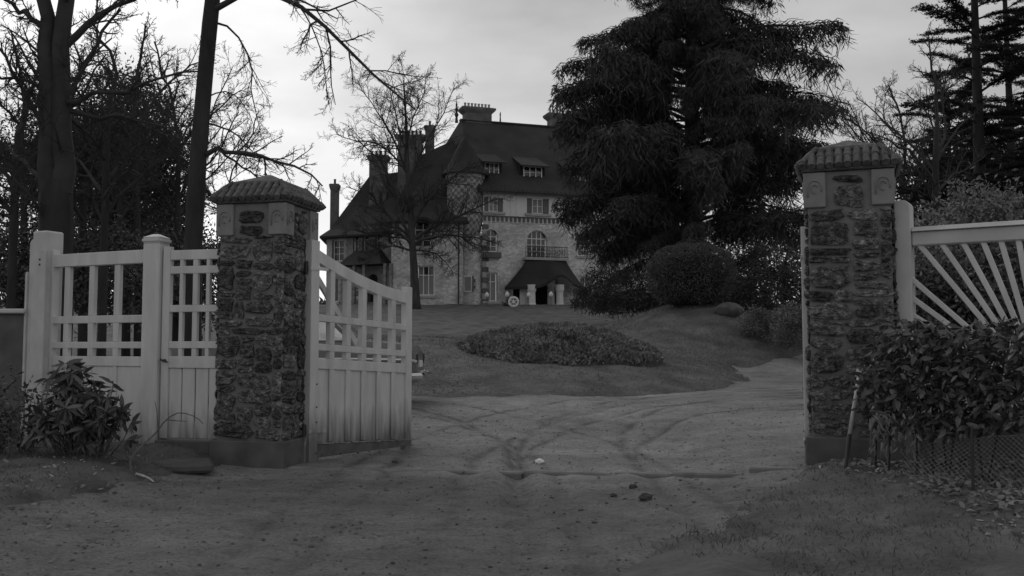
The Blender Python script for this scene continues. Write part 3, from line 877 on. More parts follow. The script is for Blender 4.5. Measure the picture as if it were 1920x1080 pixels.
sl.prism([Vector((p.x, p.y, 0.03)) for p in pts], (0, 0, 0.1))
tag(sl.build('stone_slab', M['plinth'], None, bevel=0.03), 'flat stone slab lying in front of the wicket step', 'slab')

# fence panel
cp1 = on_ground(78, 830, 11.35, 0.15)
uF = (Vector((c2.x, c2.y, 0)) - Vector((cp1.x, cp1.y, 0))).normalized(); bF = Vector((-uF.y, uF.x, 0))
ff = Frame(cp1 + uF * 0.12, uF)
fend = (c2 - ff.o).dot(uF) - 0.10
panel = empty('lattice_fence', ff.P(0, 0.15), 'white fence panel of open squares behind the rhododendron', 'fence')
def fz(px, py): return ff.hit(px, py)[1]
def fb(name, a0, a1, z0, z1, d0=-0.03, d1=0.03, m='paint', bev=0.005):
    return ff.box(a0, a1, z0, z1, d0, d1).build(name, M[m], panel, bevel=bev)
zt_a, zt_b = fz(180, 498), fz(180, 474)
fb('top_rail', -0.02, fend, zt_a, zt_b, -0.045, 0.045)
zA0, zA1 = fz(180, 606), fz(180, 592)
zB0, zB1 = fz(180, 653), fz(180, 641)
zC0, zC1 = fz(180, 686), fz(180, 668)
for z0, z1 in ((zA0, zA1), (zB0, zB1), (zC0, zC1)): fb('rail', 0.0, fend, z0, z1)
fb('stile', -0.03, 0.045, 0.2, zt_b + 0.06, -0.05, 0.05)
xsb = [124, 170, 217]
for px in xsb:
    a = ff.hit(px, 545)[0]
    for z0, z1 in ((zA1, zt_a), (zB1, zA0), (zC1, zB0)): fb('bar', a, a + 0.085, z0, z1, -0.028, 0.028)
edges = [0.045] + [ff.hit(px, 545)[0] for px in xsb] + [fend]
for k in range(4):
    fb('board', edges[k] + (0.07 if k else 0.002), edges[k + 1] - 0.003, 0.2, zC0, -0.012, 0.012)
    if k: fb('batten', edges[k], edges[k] + 0.068, 0.2, zC0, -0.016, 0.022)
fb('bottom_rail', 0.0, fend, 0.06, 0.2, -0.02, 0.035, 'plinth')

# stepped post at the far end
zp = at(70, 432, 11.2).z
p1 = empty('stepped_post', Vector((cp1.x, cp1.y, 0.1)), 'stout stepped white post at the left end of the fence panel', 'post')
pf = Frame(cp1, uF)
pf.box(-0.11, 0.13, 0.1, zp, -0.13, 0.13).build('shaft', M['concrete'], p1, bevel=0.02)
def shoulder(fr, a0, a1, z0, z1, d0, d1, r, left, parent, name='shoulder'):
    """block whose upper outer corner is rounded"""
    pts = []
    if left:
        pts = [(a1, z0), (a1, z1)] + [(a0 + r - r * math.sin(t), z1 - r + r * math.cos(t)) for t in np.linspace(0, math.pi / 2, 6)] + [(a0, z0)]
    else:
        pts = [(a0, z0), (a0, z1)] + [(a1 - r + r * math.sin(t), z1 - r + r * math.cos(t)) for t in np.linspace(0, math.pi / 2, 6)] + [(a1, z0)]
    b = MB().prism([fr.P(a, z, d0) for a, z in pts], fr.n * (d1 - d0))
    return b.build(name, M['concrete'], parent, bevel=0.008)
shoulder(pf, -0.19, -0.112, 0.1, at(45, 446, 11.2).z, -0.12, 0.10, 0.06, True, p1)
shoulder(pf, -0.225, -0.192, 0.1, at(40, 508, 11.2).z, -0.11, 0.12, 0.03, True, p1)
shoulder(pf, 0.06, 0.16, 0.1, at(92, 468, 11.2).z, 0.132, 0.16, 0.04, False, p1)
b = MB()
for dz in (0.0, 0.06): b.tube([pf.P(0.07, at(80, 487, 11.2).z - dz, 0.155), pf.P(0.07, at(80, 487, 11.2).z - dz, 0.168)], [0.016, 0.012], 7)
b.build('bolt', M['iron'], p1)

# low wall running off to the left
zc = at(20, 580, 11.5).z; zc0 = at(20, 589, 11.5).z
lw = Frame(cp1 - uF * 0.23, -Vector((math.cos(math.radians(4)), -math.sin(math.radians(4)), 0)))
lw = Frame(lw.P(9.0, 0), -lw.u)
wall_o = empty('low_wall', lw.P(9.0, 0.1), 'low dark wall with pale coping leading away from the stepped post', 'wall')
lw.box(0, 9.0, -0.1, zc0, -0.1, 0.1).build('wall_body', M['plinth'], wall_o)
for k in range(6):
    lw.box(k * 1.5 + 0.004, k * 1.5 + 1.496, zc0 + 0.002, zc, -0.17, 0.17).build('coping_stone', M['concrete'], wall_o, bevel=0.012)

# ------------------------------------------------------------------ right fence: stepped post and half sunburst panel
cr = RC + B2 * 0.22
uR = Vector((math.cos(math.radians(33)), -math.sin(math.radians(33)), 0))
rf = Frame(cr + E2 * 0.035, uR)
rp = empty('fence_post', rf.P(0.06, 0.1), 'white round shouldered post against the right stone pier', 'post')
zs = rf.hit(1690, 378)[1]
aR = rf.hit(1712, 500)[0]
shoulder(rf, 0.0, aR, 0.0, zs, -0.1, 0.1, 0.065, False, rp, 'shaft')
sb = empty('sunburst_fence', rf.P(1.2, 0.1), 'white fence panel with bars fanning out like a half sun above the hedge', 'fence')
a_end = 2.5
zb0 = rf.hit(1760, 459)[1]; zb1 = rf.hit(1760, 433)[1]
rf.box(aR + 0.002, a_end, zb0, zb1, -0.08, 0.05).build('top_beam', M['concrete'], sb, bevel=0.01)
b = MB(); q0 = zb1 + 0.002
b.add([rf.P(a, z, d) for a in (aR + 0.002, a_end) for z, d in ((q0, -0.1), (q0, 0.09), (q0 + 0.05, 0.02), (q0 + 0.05, -0.08))], [(0, 1, 2, 3), (7, 6, 5, 4), (0, 4, 5, 1), (1, 5, 6, 2), (2, 6, 7, 3), (3, 7, 4, 0)])
b.build('weathered_coping', M['concrete'], sb, bevel=0.006)
ca, cz = rf.hit(1962, 742)
ca = rf.hit(1962, 742)[0]
zbot = 0.75
rf.box(aR + 0.002, a_end, zbot - 0.12, zbot, -0.06, 0.06).build('bottom_beam', M['concrete'], sb, bevel=0.01)
rf.box(a_end + 0.002, a_end + 0.22, 0.0, zs, -0.1, 0.1).build('end_post', M['concrete'], sb, bevel=0.015)
starts = [(1707, 628), (1707, 593), (1707, 561), (1707, 526), (1724, 459), (1766, 457), (1806, 455), (1843, 452), (1876, 449), (1909, 446), (1942, 442), (1978, 438)]
for px, py in starts:
    a, z = rf.hit(px, py); a = max(a, aR)
    p0 = rf.P(a, z); p1_ = rf.P(ca, cz)
    dvec = (p1_ - p0); L_ = dvec.length
    dn = dvec.normalized()
    MB().bar(p0 - dn * 0.03, p0 + dn * (L_ - 0.25), 0.024, 0.024, up=rf.n).build('sun_ray', M['paint'], sb, bevel=0.006)
MB().prism([rf.P(ca + 0.27 * math.cos(t), zbot + 0.002 + 0.27 * math.sin(t), -0.05) for t in np.linspace(0, math.pi, 15)], rf.n * 0.1).build('sun_hub', M['concrete'], sb, bevel=0.01)
rf.box(aR + 0.02, a_end, 0.0, zbot - 0.122, -0.05, 0.05).build('base_wall', M['plinth'], sb)

# threshold strip across the gateway
t0 = LC + E * 0.1 - B * 0.02; t1 = RCl - E * 0.02 + B * 0.02
thr = empty('threshold', Vector(((t0.x + t1.x) / 2, (t0.y + t1.y) / 2, 0.03)), 'worn stone threshold strip across the gateway between both piers', 'threshold')
k = 0; pos = 0.0; Lt = (Vector((t1.x, t1.y, 0)) - Vector((t0.x, t0.y, 0))).length
rr = random.Random(3)
while pos < Lt - 0.2:
    ln = min(rr.uniform(0.5, 1.0), Lt - pos)
    a = pos / Lt; c = t0.lerp(t1, (pos + ln / 2) / Lt)
    zz = float(np.mean([Hz(c.x + i * .35, c.y + j * .25) for i in (-1, 0, 1) for j in (-1, 0, 1)])) - .008
    MB().box(Vector((c.x, c.y, zz - 0.03)) - B * rr.uniform(0, 0.03), E * (ln / 2 - 0.006), B * 0.07, Zv * (0.058 + rr.uniform(-.01, 0.01))).build('kerb_stone', M['threshold'], thr, bevel=0.015)
    pos += ln

# ------------------------------------------------------------------ the house
def house():
    zb = at(905, 576, 77).z
    root = empty('country_house', at(905, 576, 77), 'large stone country house with steep dark roofs and many chimneys on the rise', 'house')
    a18 = math.radians(18)
    O = at(905, 575, 77)
    FM = Frame(O, Vector((math.cos(a18), math.sin(a18), 0)))
    OA = at(733, 575, 76); FA = Frame(OA, Vector((1, 0.02, 0)))
    p0, p1 = at(612, 575, 80.5), at(737, 575, 77.5)
    FB = Frame(p0, p1 - p0)

    def wall(fr, a0, a1, z0, z1, holes, m, name='wall', th=0.5):
        aa = sorted({a0, a1} | {h[0] for h in holes} | {h[1] for h in holes})
        zz = sorted({z0, z1} | {h[2] for h in holes} | {h[3] for h in holes})
        aa = [a for a in aa if a0 <= a <= a1]; zz = [z for z in zz if z0 <= z <= z1]
        b = MB()
        for i in range(len(aa) - 1):
            for j in range(len(zz) - 1):
                ca, cz = (aa[i] + aa[i + 1]) / 2, (zz[j] + zz[j + 1]) / 2
                if any(h[0] < ca < h[1] and h[2] < cz < h[3] for h in holes): continue
                b.add([fr.P(a, z, 0) for a, z in ((aa[i], zz[j]), (aa[i + 1], zz[j]), (aa[i + 1], zz[j + 1]), (aa[i], zz[j + 1]))], [(0, 1, 2, 3)])
        for h in holes:
            ha0, ha1, hz0, hz1 = max(h[0], a0), min(h[1], a1), max(h[2], z0), min(h[3], z1)
            c = [(ha0, hz0), (ha1, hz0), (ha1, hz1), (ha0, hz1)]
            for k in range(4):
                (x0, y0), (x1, y1) = c[k], c[(k + 1) % 4]
                b.add([fr.P(x0, y0, 0), fr.P(x1, y1, 0), fr.P(x1, y1, -th), fr.P(x0, y0, -th)], [(0, 1, 2, 3)])
            if len(h) > 4 and h[4]:
                r = (ha1 - ha0) / 2; rh = min(r, (hz1 - hz0) * 0.5) if h[4] is True else h[4]
                mid = (ha0 + ha1) / 2
                arc = [(mid - r * math.cos(t), hz1 - rh + rh * math.sin(t)) for t in np.linspace(0, math.pi / 2, 7)]
                for sgn in (1, -1):
                    poly = [(mid + (a - mid) * sgn, z) for a, z in arc] + [(mid - r * sgn, hz1 - 0.0)]
                    b.prism([fr.P(a, z, -0.004) for a, z in poly], fr.n * (-th + 0.01))
        return b.build(name, m, root)

    def hole(fr, x0, x1, y0, y1, arch=None):
        a0 = fr.hit(x0, (y0 + y1) / 2)[0]; a1 = fr.hit(x1, (y0 + y1) / 2)[0]
        xm = (x0 + x1) / 2
        return [a0, a1, fr.hit(xm, y1)[1], fr.hit(xm, y0)[1], arch]

    def window(fr, h, cols, rows, pane='glass', sill=True, name='window', mull=0.07, top_split=None, surround=None, deep=0.22, shut=False):
        a0, a1, z0, z1 = h[:4]; f = 0.09
        b = MB()
        fr.box(a0, a0 + f, z0, z1, -deep - 0.06, -deep, b); fr.box(a1 - f, a1, z0, z1, -deep - 0.06, -deep, b)
        fr.box(a0 + f, a1 - f, z0, z0 + f, -deep - 0.06, -deep, b); fr.box(a0 + f, a1 - f, z1 - f, z1, -deep - 0.06, -deep, b)
        w = b.build(name, M['win_paint'], root)
        ia0, ia1, iz0, iz1 = a0 + f, a1 - f, z0 + f, z1 - f
        zsp = iz0 + (iz1 - iz0) * (1 - (top_split or 0))
        b = MB(); pw = (ia1 - ia0) / cols
        for k in range(1, cols):
            fr.box(ia0 + k * pw - mull / 2, ia0 + k * pw + mull / 2, iz0, iz1, -deep - 0.05, -deep + 0.01, b)
        if top_split: fr.box(ia0, ia1, zsp - mull / 2, zsp + mull / 2, -deep - 0.055, -deep + 0.005, b)
        if b.v: b.build('mullion', M['win_paint'], w)
        g = MB()
        for k in range(cols):
            for j in range(1, rows):
                z = iz0 + (zsp - iz0) * j / rows
                fr.box(ia0 + k * pw + mull / 2, ia0 + (k + 1) * pw - mull / 2, z - 0.018, z + 0.018, -deep - 0.05, -deep - 0.01, g)
        if g.v: g.build('glazing_bar', M['win_paint'], w)
        for k in range(cols):
            fr.box(ia0 + k * pw + 0.01, ia0 + (k + 1) * pw - 0.01, iz0, zsp, -deep - 0.1, -deep - 0.065).build('pane', M[pane], w)
            if top_split: fr.box(ia0 + k * pw + 0.01, ia0 + (k + 1) * pw - 0.01, zsp + 0.003, iz1, -deep - 0.1, -deep - 0.065).build('pane', M['glass'], w)
        if sill: fr.box(a0 - 0.18, a1 + 0.18, z0 - 0.2, z0 - 0.003, -0.1, 0.16).build('sill', M['quoin_light'], w)
        if surround is not None:
            b = MB(); n = int((z1 - z0) / 0.3); hh = (z1 - z0) / n
            for k in range(n):
                e = 0.32 if k % 2 else 0.2
                fr.box(a0 - e, a0 - 0.004, z0 + k * hh + 0.012, z0 + (k + 1) * hh - 0.012, -0.05, 0.03, b)
                fr.box(a1 + 0.004, a1 + e, z0 + k * hh + 0.012, z0 + (k + 1) * hh - 0.012, -0.05, 0.03, b)
            fr.box(a0 - 0.2, a1 + 0.2, z1 + 0.004, z1 + 0.28, -0.05, 0.035, b)
            b.build('surround', M[surround], w)
        if h[4] if len(h) > 4 else False:
            # arch ring of voussoirs
            r = (a1 - a0) / 2; rh = min(r, (z1 - z0) * 0.5) if h[4] is True else h[4]; mid = (a0 + a1) / 2
            b = MB(); K = 9
            for k in range(K):
                t0, t1 = math.pi * (k + 0.06) / K, math.pi * (k + 0.94) / K
                ps = [(mid - (r + e) * math.cos(t), z1 - rh + (rh + e) * math.sin(t)) for e, t in ((0.01, t0), (0.42, t0), (0.42, t1), (0.01, t1))]
                b.prism([fr.P(a, z, -0.03) for a, z in ps], fr.n * 0.05)
            b.build('arch_stones', M['rubble'] if pane != 'x' else M['brick'], w)
        return w

    def quoins(fr, a, z0, z1, dark):
        n = int((z1 - z0) / 0.42); hh = (z1 - z0) / n
        for k in range(n):
            e = 0.5 if k % 2 else 0.3
            fr.box(a - 0.03, a + e, z0 + k * hh + 0.015, z0 + (k + 1) * hh - 0.015, -0.2, 0.035).build('quoin', M['brick'] if (k % 2 and dark) else M['quoin_light'], root)

    # ---- main front
    zf0 = FM.hit(965, 418)[1]; zf1 = FM.hit(965, 406)[1]; zE = FM.hit(980, 362)[1]
    aR = 17.0
    H1 = [hole(FM, 908, 934, 430, 472, True), hole(FM, 988, 1026, 432, 484, True), hole(FM, 908, 933, 511, 565),
          hole(FM, 1000, 1045, 524, 575), hole(FM, 962, 979, 528, 575, True), hole(FM, 1084, 1108, 437, 480, True), hole(FM, 1088, 1108, 520, 568),
          hole(FM, 1150, 1182, 440, 486, True), hole(FM, 1150, 1180, 520, 565)]
    H2 = [hole(FM, 908, 943, 370, 397), hole(FM, 988, 1029, 372, 401), hole(FM, 1078, 1112, 376, 405), hole(FM, 1148, 1186, 380, 408)]
    for h in H1: h[2] = max(h[2], zb - 0.3)
    wall(FM, 0.0, aR, zb - 1.0, zf0, H1, M['rubble'])
    wall(FM, 0.0, aR, zf1, zE + 0.3, H2, M['plaster'], 'upper_wall')
    b = FM.box(0.0, aR, zf0 + 0.001, zf1 - 0.001, -0.45, 0.06).build('frieze', M['plaster'], root)
    d = MB(); k = 0; a = 0.05
    while a < aR - 0.3:
        FM.box(a, a + 0.2, zf0 + 0.08, zf1 - 0.1, 0.058, 0.14, d); a += 0.38
    FM.box(0, aR, zf1 - 0.09, zf1 - 0.004, 0.058, 0.17, d)
    d.build('frieze_blocks', M['brick'], b)
    for x in (957, 968, 1043):
        a = FM.hit(x, 385)[0]; FM.box(a, a + 0.13, zf1 + 0.02, zE, -0.05, 0.05).build('timber_post', M['plaster'], root)
    w = window(FM, H1[0], 2, 3, top_split=0.3)
    FM.pbox(905, 937, 474, 484, -0.1, 0.5).build('window_box', M['brick'], root)
    w = window(FM, H1[1], 4, 3, name='balcony_door', sill=False, top_split=0.28)
    w = window(FM, H1[2], 2, 1, pane='curtain', top_split=0.3)
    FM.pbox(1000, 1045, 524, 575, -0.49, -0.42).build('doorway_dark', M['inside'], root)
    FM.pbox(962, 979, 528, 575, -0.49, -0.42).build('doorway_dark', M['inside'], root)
    window(FM, H1[5], 2, 3, top_split=0.3); window(FM, H1[6], 2, 1, pane='curtain', top_split=0.3)
    window(FM, H1[7], 2, 3, top_split=0.3); window(FM, H1[8], 2, 1, pane='curtain', top_split=0.3)
    for h in H2:
        w = window(FM, h, 4, 2, pane='curtain', deep=0.15)
        sw_ = (h[1] - h[0]) * 0.24
        FM.box(h[0] - 0.02, h[0] + sw_, h[2] + 0.03, h[3] - 0.03, -0.1, -0.06).build('shutter', M['shutter'], w)
        FM.box(h[1] - sw_, h[1] + 0.02, h[2] + 0.03, h[3] - 0.03, -0.1, -0.06).build('shutter', M['shutter'], w)
    quoins(FM, 0.0, zb - 0.2, FM.hit(905, 420)[1], True)
    # eave rafters
    for k in range(44):
        a = 0.15 + k * 0.385
        FM.box(a, a + 0.13, zE - 0.02, zE + 0.14, -0.1, 0.62).build('rafter_end', M['dark_wood'], root)

    # ---- main roof
    A = at(863, 226, 84.5); R = A + FM.u * 15.5
    R = Vector((R.x, R.y, A.z))
    eo, bo = 0.75, -0.9
    FLe, FRe = FM.P(-0.5, zE - 0.02, eo), FM.P(aR + 0.6, zE - 0.02, eo)
    FLb, FRb = FM.P(-0.2, zE + 1.25, bo), FM.P(aR - 0.5, zE + 1.25, bo)
    BLe = at(778, 338, 88); BLb = BLe.lerp(A, 0.14) + Vector((0.5, 0, -0.25))
    BRe = FRe - FM.n * 17; BRb = FRb - FM.n * 14
    rm = MB()
    vs = [FLe, FRe, BRe, BLe, FLb, FRb, BRb, BLb, A, R, FLe - Zv * .16, FRe - Zv * .16, BRe - Zv * .16, BLe - Zv * .16]
    rm.add(vs, [(0, 1, 5, 4), (4, 5, 9, 8), (1, 2, 6, 5), (5, 6, 9), (2, 3, 7, 6), (6, 7, 8, 9), (3, 0, 4, 7), (7, 4, 8), (10, 11, 1, 0), (11, 12, 2, 1), (12, 13, 3, 2), (13, 10, 0, 3), (13, 12, 11, 10)])
    roof = rm.build('main_roof', M['roof'], root)
    MB().tube([A + Zv * .05, R + Zv * .05], [0.14, 0.14], 8).build('ridge_tile', M['roof'], roof)
    for q in (FLb,): MB().tube([A + Zv * .02, q + Zv * 0.03, FLe + Zv * .03], [0.12, 0.12, 0.12], 6).build('hip_tile', M['roof'], roof)
    fin = MB().lathe(at(856, 224, 84.5) - Zv * 0.3, [(0.16, 0), (0.1, 0.5), (0.2, 0.75), (0.08, 0.95), (0.16, 1.25), (0.06, 1.45), (0.1, 1.7), (0.03, 1.9), (0.02, 2.5)], 8)
    fin.build('finial', M['iron'], roof)
    MB().lathe(at(938, 229, 87) - Zv * 0.3, [(0.1, 0), (0.05, 0.9), (0.08, 1.0), (0.02, 1.3)], 8).build('finial', M['iron'], roof)

    rs = (A.z - (zE + 1.25)) / ((FM.o - A).dot(FM.n) + bo)      # roof rise per metre going in
    def roof_z(v): return zE + 1.25 + (v + bo) * rs
    def dormer(x0, x1, y0, y1, cols=3):
        xm = (x0 + x1) / 2; lo, hi = 1.0, 7.0
        for _ in range(40):
            v = (lo + hi) / 2; fr = Frame(FM.o - FM.n * v, FM.u)
            if fr.hit(xm, y1)[1] > roof_z(v): lo = v
            else: hi = v
        fr = Frame(FM.o - FM.n * v, FM.u)
        h = hole(fr, x0, x1, y0, y1)
        z0, z1 = h[2], h[3]
        dm = fr.box(h[0] - 0.22, h[1] + 0.22, z0 - 0.3, z1 + 0.1, -0.5, -0.35).build('dormer', M['dark_wood'], root)
        w = MB()
        f = 0.08
        for a in np.linspace(h[0], h[1] - f, cols + 1): fr.box(a, a + f, z0, z1, -0.3, -0.2, w)
        fr.box(h[0] + f, h[1] - f, z0, z0 + f, -0.295, -0.205, w); fr.box(h[0] + f, h[1] - f, z1 - f, z1, -0.295, -0.205, w)
        fr.box(h[0] - 0.15, h[1] + 0.15, z0 - 0.16, z0 - 0.003, -0.33, -0.02, w)
        fr.box(h[0] + f, h[1] - f, (z0 + z1) / 2 - .02, (z0 + z1) / 2 + .02, -0.29, -0.21, w)
        w.build('frame', M['win_paint'], dm)
        for k in range(cols):
            wd = (h[1] - h[0]) / cols
            fr.box(h[0] + k * wd + 0.08, h[0] + (k + 1) * wd, z0 + f, z1 - f, -0.34, -0.31).build('pane', M['glass'], dm)
        sl = 0.42; zt = z1 + 0.16; out = 0.5
        v2 = (zt - roof_z(v)) / (rs - sl) if rs > sl else 4
        zl = zt - sl * out; zh = zt + sl * v2
        e = 0.45
        b = MB(); P4 = [fr.P(h[0] - e, zl, out), fr.P(h[1] + e, zl, out), fr.P(h[1] + 0.3, zh + 0.1, -v2 - 0.2), fr.P(h[0] - 0.3, zh + 0.1, -v2 - 0.2)]
        b.prism(P4, (0, 0, -0.14)); b.build('dormer_roof', M['roof'], dm)
        for s_ in (h[0] - 0.22, h[1] + 0.22):
            b = MB(); b.prism([fr.P(s_ - .05, z0 - 0.3, -0.34), fr.P(s_ - .05, zt - 0.16, -0.3), fr.P(s_ - .05, zh - 0.1, -v2), fr.P(s_ - .05, roof_z(v + 0.5) - .3, -0.9)], fr.u * 0.1)
            b.build('cheek', M['dark_wood'], dm)
    dormer(983, 1018, 311, 335); dormer(910, 937, 304, 328); dormer(1068, 1100, 320, 342); dormer(1150, 1180, 328, 348)

    # ---- corner turret
    ct = at(872, 400, 77.6); r2 = 1.52
    zt = at(872, 330, 77.6).z; zm = at(872, 412, 77.6).z; zl = at(872, 440, 77.6).z
    cl = at(884, 500, 77.8)
    MB().lathe(Vector((cl.x, cl.y, zb - 1)), [(1.02, 0), (1.02, zl - zb + 1.01)], 24).build('turret_base', M['rubble'], root, smooth=False)
    b = MB().lathe(Vector((ct.x, ct.y, 0)), [(1.05, zl - 0.5), (1.25, zl), (r2, zm), (r2, zt + 0.3)], 32)
    tw = b.build('turret', M['checker'], root)
    uvl = tw.data.uv_layers.new(name='wall')
    off = wpos(root)
    for poly in tw.data.polygons:
        for li in poly.loop_indices:
            co = tw.data.vertices[tw.data.loops[li].vertex_index].co + off
            ang = math.atan2(co.y - ct.y, co.x - ct.x)
            if ang > 2.8: ang -= 2 * math.pi
            uvl.data[li].uv = (ang * r2 / 0.27, co.z / 0.27)
    MB().lathe(Vector((ct.x, ct.y, 0)), [(r2 + 0.08, zt - 0.28), (r2 + 0.14, zt - 0.12), (r2 + 0.14, zt)], 32).build('turret_cornice', M['quoin_light'], tw)
    MB().lathe(Vector((ct.x, ct.y, 0)), [(r2 + 0.55, zt + 0.0), (r2 + 0.15, zt + 0.5), (1.2, zt + 1.3), (0.75, zt + 2.3), (0.05, zt + 3.4)], 28).build('turret_roof', M['roof'], tw)
    FT = Frame(cl - Vector((0.05, 1.06, 0)), Vector((1, 0.05, 0)))
    hw = hole(FT, 869, 885, 517, 547)
    w = FT.box(hw[0], hw[1], hw[2], hw[3], -0.14, 0.02).build('slit_window', M['win_paint'], root)
    FT.box(hw[0] + 0.08, hw[1] - 0.08, hw[2] + 0.08, hw[3] - 0.08, 0.018, 0.035).build('pane', M['glass'], w)
    b = MB()
    for k in range(5):
        hh = (hw[3] - hw[2]) / 5; e = 0.3 if k % 2 else 0.16
        for a0_, a1_ in ((hw[0] - e, hw[0] - 0.004), (hw[1] + 0.004, hw[1] + e)): FT.box(a0_, a1_, hw[2] + k * hh + .015, hw[2] + (k + 1) * hh - .015, -0.3, 0.05, b)
    b.build('surround', M['brick'], w)

    # ---- porch: swept canopy with a raised brow, columns, balcony above
    aL, aRr = FM.hit(944, 530)[0] , FM.hit(1094, 536)[0]
    tL, tR = FM.hit(984, 488)[0], FM.hit(1056, 490)[0]
    zT = FM.hit(1020, 487)[1]
    n, mrow = 28, 6
    fo = Frame(FM.o + FM.n * 2.4, FM.u)
    ze0 = fo.hit(1020, 533)[1]
    top, bot = [], []
    for j in range(mrow + 1):
        t = j / mrow
        for k in range(n + 1):
            s = k / n
            a = (tL + (tR - tL) * s) * (1 - t) + (aL + (aRr - aL) * s) * t
            dd = 0.55 * (1 - t) + (0.35 + 2.3 * math.sin(math.pi * s) ** 0.55) * t
            brow = 1.0 * math.exp(-((s - 0.58) / 0.17) ** 2) - 0.18
            ze = ze0 + brow
            z = zT + (ze - zT) * (t ** 0.85)
            top.append(FM.P(a, z, dd))
    W1 = n + 1
    vs = top + [p - Zv * 0.22 for p in top]; N0 = len(top); fs = []
    for j in range(mrow):
        for k in range(n):
            i = j * W1 + k
            fs.append((i, i + 1, i + 1 + W1, i + W1)); fs.append((N0 + i, N0 + i + W1, N0 + i + 1 + W1, N0 + i + 1))
    for k in range(n):
        fs.append((k, N0 + k, N0 + k + 1, k + 1)); i = mrow * W1 + k; fs.append((i, i + 1, N0 + i + 1, N0 + i))
    for j in range(mrow):
        i = j * W1; fs.append((i, i + W1, N0 + i + W1, N0 + i)); i += n; fs.append((i, N0 + i, N0 + i + W1, i + W1))
    porch = MB().add(vs, fs).build('porch_roof', M['roof'], root)
    for px, dd in ((981, 0.7), (997, 2.0), (1033, 0.7), (1049.5, 2.0)):
        fr = Frame(FM.o + FM.n * dd, FM.u); a = fr.hit(px, 550)[0]; z1 = fr.hit(px, 530)[1] - (.42 if dd > 1 else 0)
        zb_ = Hz(fr.P(a, 0).x, fr.P(a, 0).y)
        MB().lathe(fr.P(a, zb_), [(0.36, -0.3), (0.36, 0.12), (0.31, 0.2), (0.29, z1 - zb_ - 0.45), (0.31, z1 - zb_ - 0.38), (0.37, z1 - zb_ - 0.2), (0.37, z1 - zb_ + 0.25)], 16).build('column', M['plaster'], porch)
    FM.box(tL - 0.2, tR + 0.2, zT - 0.1, zT + 0.1, 0.002, 0.75).build('balcony_floor', M['quoin_light'], root)
    b = MB(); zr0, zr1 = zT + 0.12, zT + 1.0
    for z in (zr0 + 0.04, zr1): FM.box(tL - 0.15, tR + 0.15, z, z + 0.05, 0.66, 0.72, b)
    for k in range(26):
        a = tL - 0.15 + (tR - tL + 0.3) * k / 25
        FM.box(a - 0.016, a + 0.016, zr0, zr1, 0.675, 0.705, b)
    for k in range(8):
        a = tL + (tR - tL) * (k + 0.5) / 8
        b.tube([FM.P(a + 0.15 * math.cos(t), (zr0 + zr1) / 2 + 0.2 * math.sin(t), 0.69) for t in np.linspace(0, 6.28, 10)], [0.02] * 10, 4)
    b.build('balcony_railing', M['iron'], root)

    # ---- west wing with the pale wall
    aA = FA.hit(868, 480)[0]; zA = FA.hit(800, 409)[1]
    HA = [hole(FA, 782, 815, 498, 554), hole(FA, 777, 809, 416, 462, True)]
    HA[1][3] = min(HA[1][3], zA + 0.02)
    wall(FA, 0.0, aA, zb - 1.0, zA + 0.05, HA, M['rubble'])
    window(FA, HA[0], 3, 1, pane='curtain', top_split=0.3)
    window(FA, HA[1], 2, 3, top_split=0.3)
    FA.pbox(774, 812, 472, 476, -0.1, 0.2).build('string_course', M['quoin_light'], root)
    b = MB(); h = HA[1]; zr0 = h[2] + 0.02
    for z in (zr0, zr0 + 0.85): FA.box(h[0] - .1, h[1] + .1, z, z + .05, 0.05, 0.1, b)
    for k in range(12):
        a = h[0] - .1 + (h[1] - h[0] + .2) * k / 11; FA.box(a - .015, a + .015, zr0, zr0 + .85, 0.06, 0.09, b)
    b.build('window_railing', M['iron'], root)
    b = MB().tube([FA.P(FA.hit(860, 500)[0], zb - 0.3, 0.12), FA.P(FA.hit(860, 500)[0], zA, 0.12)], [0.06, 0.06], 6)
    b.build('drainpipe', M['iron'], root)
    e = [at(725, 413, 75.2), at(878, 413, 75.6), at(884, 385, 86), at(742, 405, 86)]
    z_ = min(p.z for p in e[:2]); e = [Vector((p.x, p.y, z_)) for p in e]
    r1, r2_ = at(786, 292, 80.5), at(852, 262, 83.5)
    b = MB(); lo_ = [p - Zv * .15 for p in e]
    br = [e[0].lerp(r1, 0.16) - Zv * .35, e[1].lerp(r2_, 0.16) - Zv * .35]
    b.add(e + lo_ + [r1, r2_] + br, [(0, 1, 11, 10), (10, 11, 9, 8), (1, 2, 9, 11), (2, 3, 8, 9), (3, 0, 10, 8), (7, 6, 5, 4), (4, 5, 1, 0), (5, 6, 2, 1), (6, 7, 3, 2), (7, 4, 0, 3)])
    wr = b.build('wing_roof', M['roof'], root)
    FA2 = Frame(FA.o + FA.n * 0.55, FA.u); hd = hole(FA2, 773, 813, 408, 424)
    K = 10; mid = (hd[0] + hd[1]) / 2; rr_ = (hd[1] - hd[0]) / 2 + .15
    b = MB(); out, inn = [], []
    z0 = HA[1][3] - 0.75
    for q in range(K + 1):
        t = math.pi * q / K
        out.append((mid - (rr_ + .12) * math.cos(t), z0 + (rr_ + .05) * math.sin(t))); inn.append((mid - (rr_ - .1) * math.cos(t), z0 + (rr_ - .17) * math.sin(t)))
    b.prism([FA.P(a, z, 0.75) for a, z in out + inn[::-1]], FA.n * -3.2)
    b.build('eyebrow_roof', M['roof'], wr)

    # ---- far left wing, darker walls, porch hood
    aB = (p1 - p0).length; zB = FB.hit(660, 444)[1]
    HB = [hole(FB, 623, 645, 449, 490), hole(FB, 662, 672, 440, 474), hole(FB, 680, 691, 436, 474), hole(FB, 704, 716, 438, 476), hole(FB, 620, 634, 520, 566), hole(FB, 690, 708, 514, 566, True), hole(FB, 660, 674, 516, 558)]
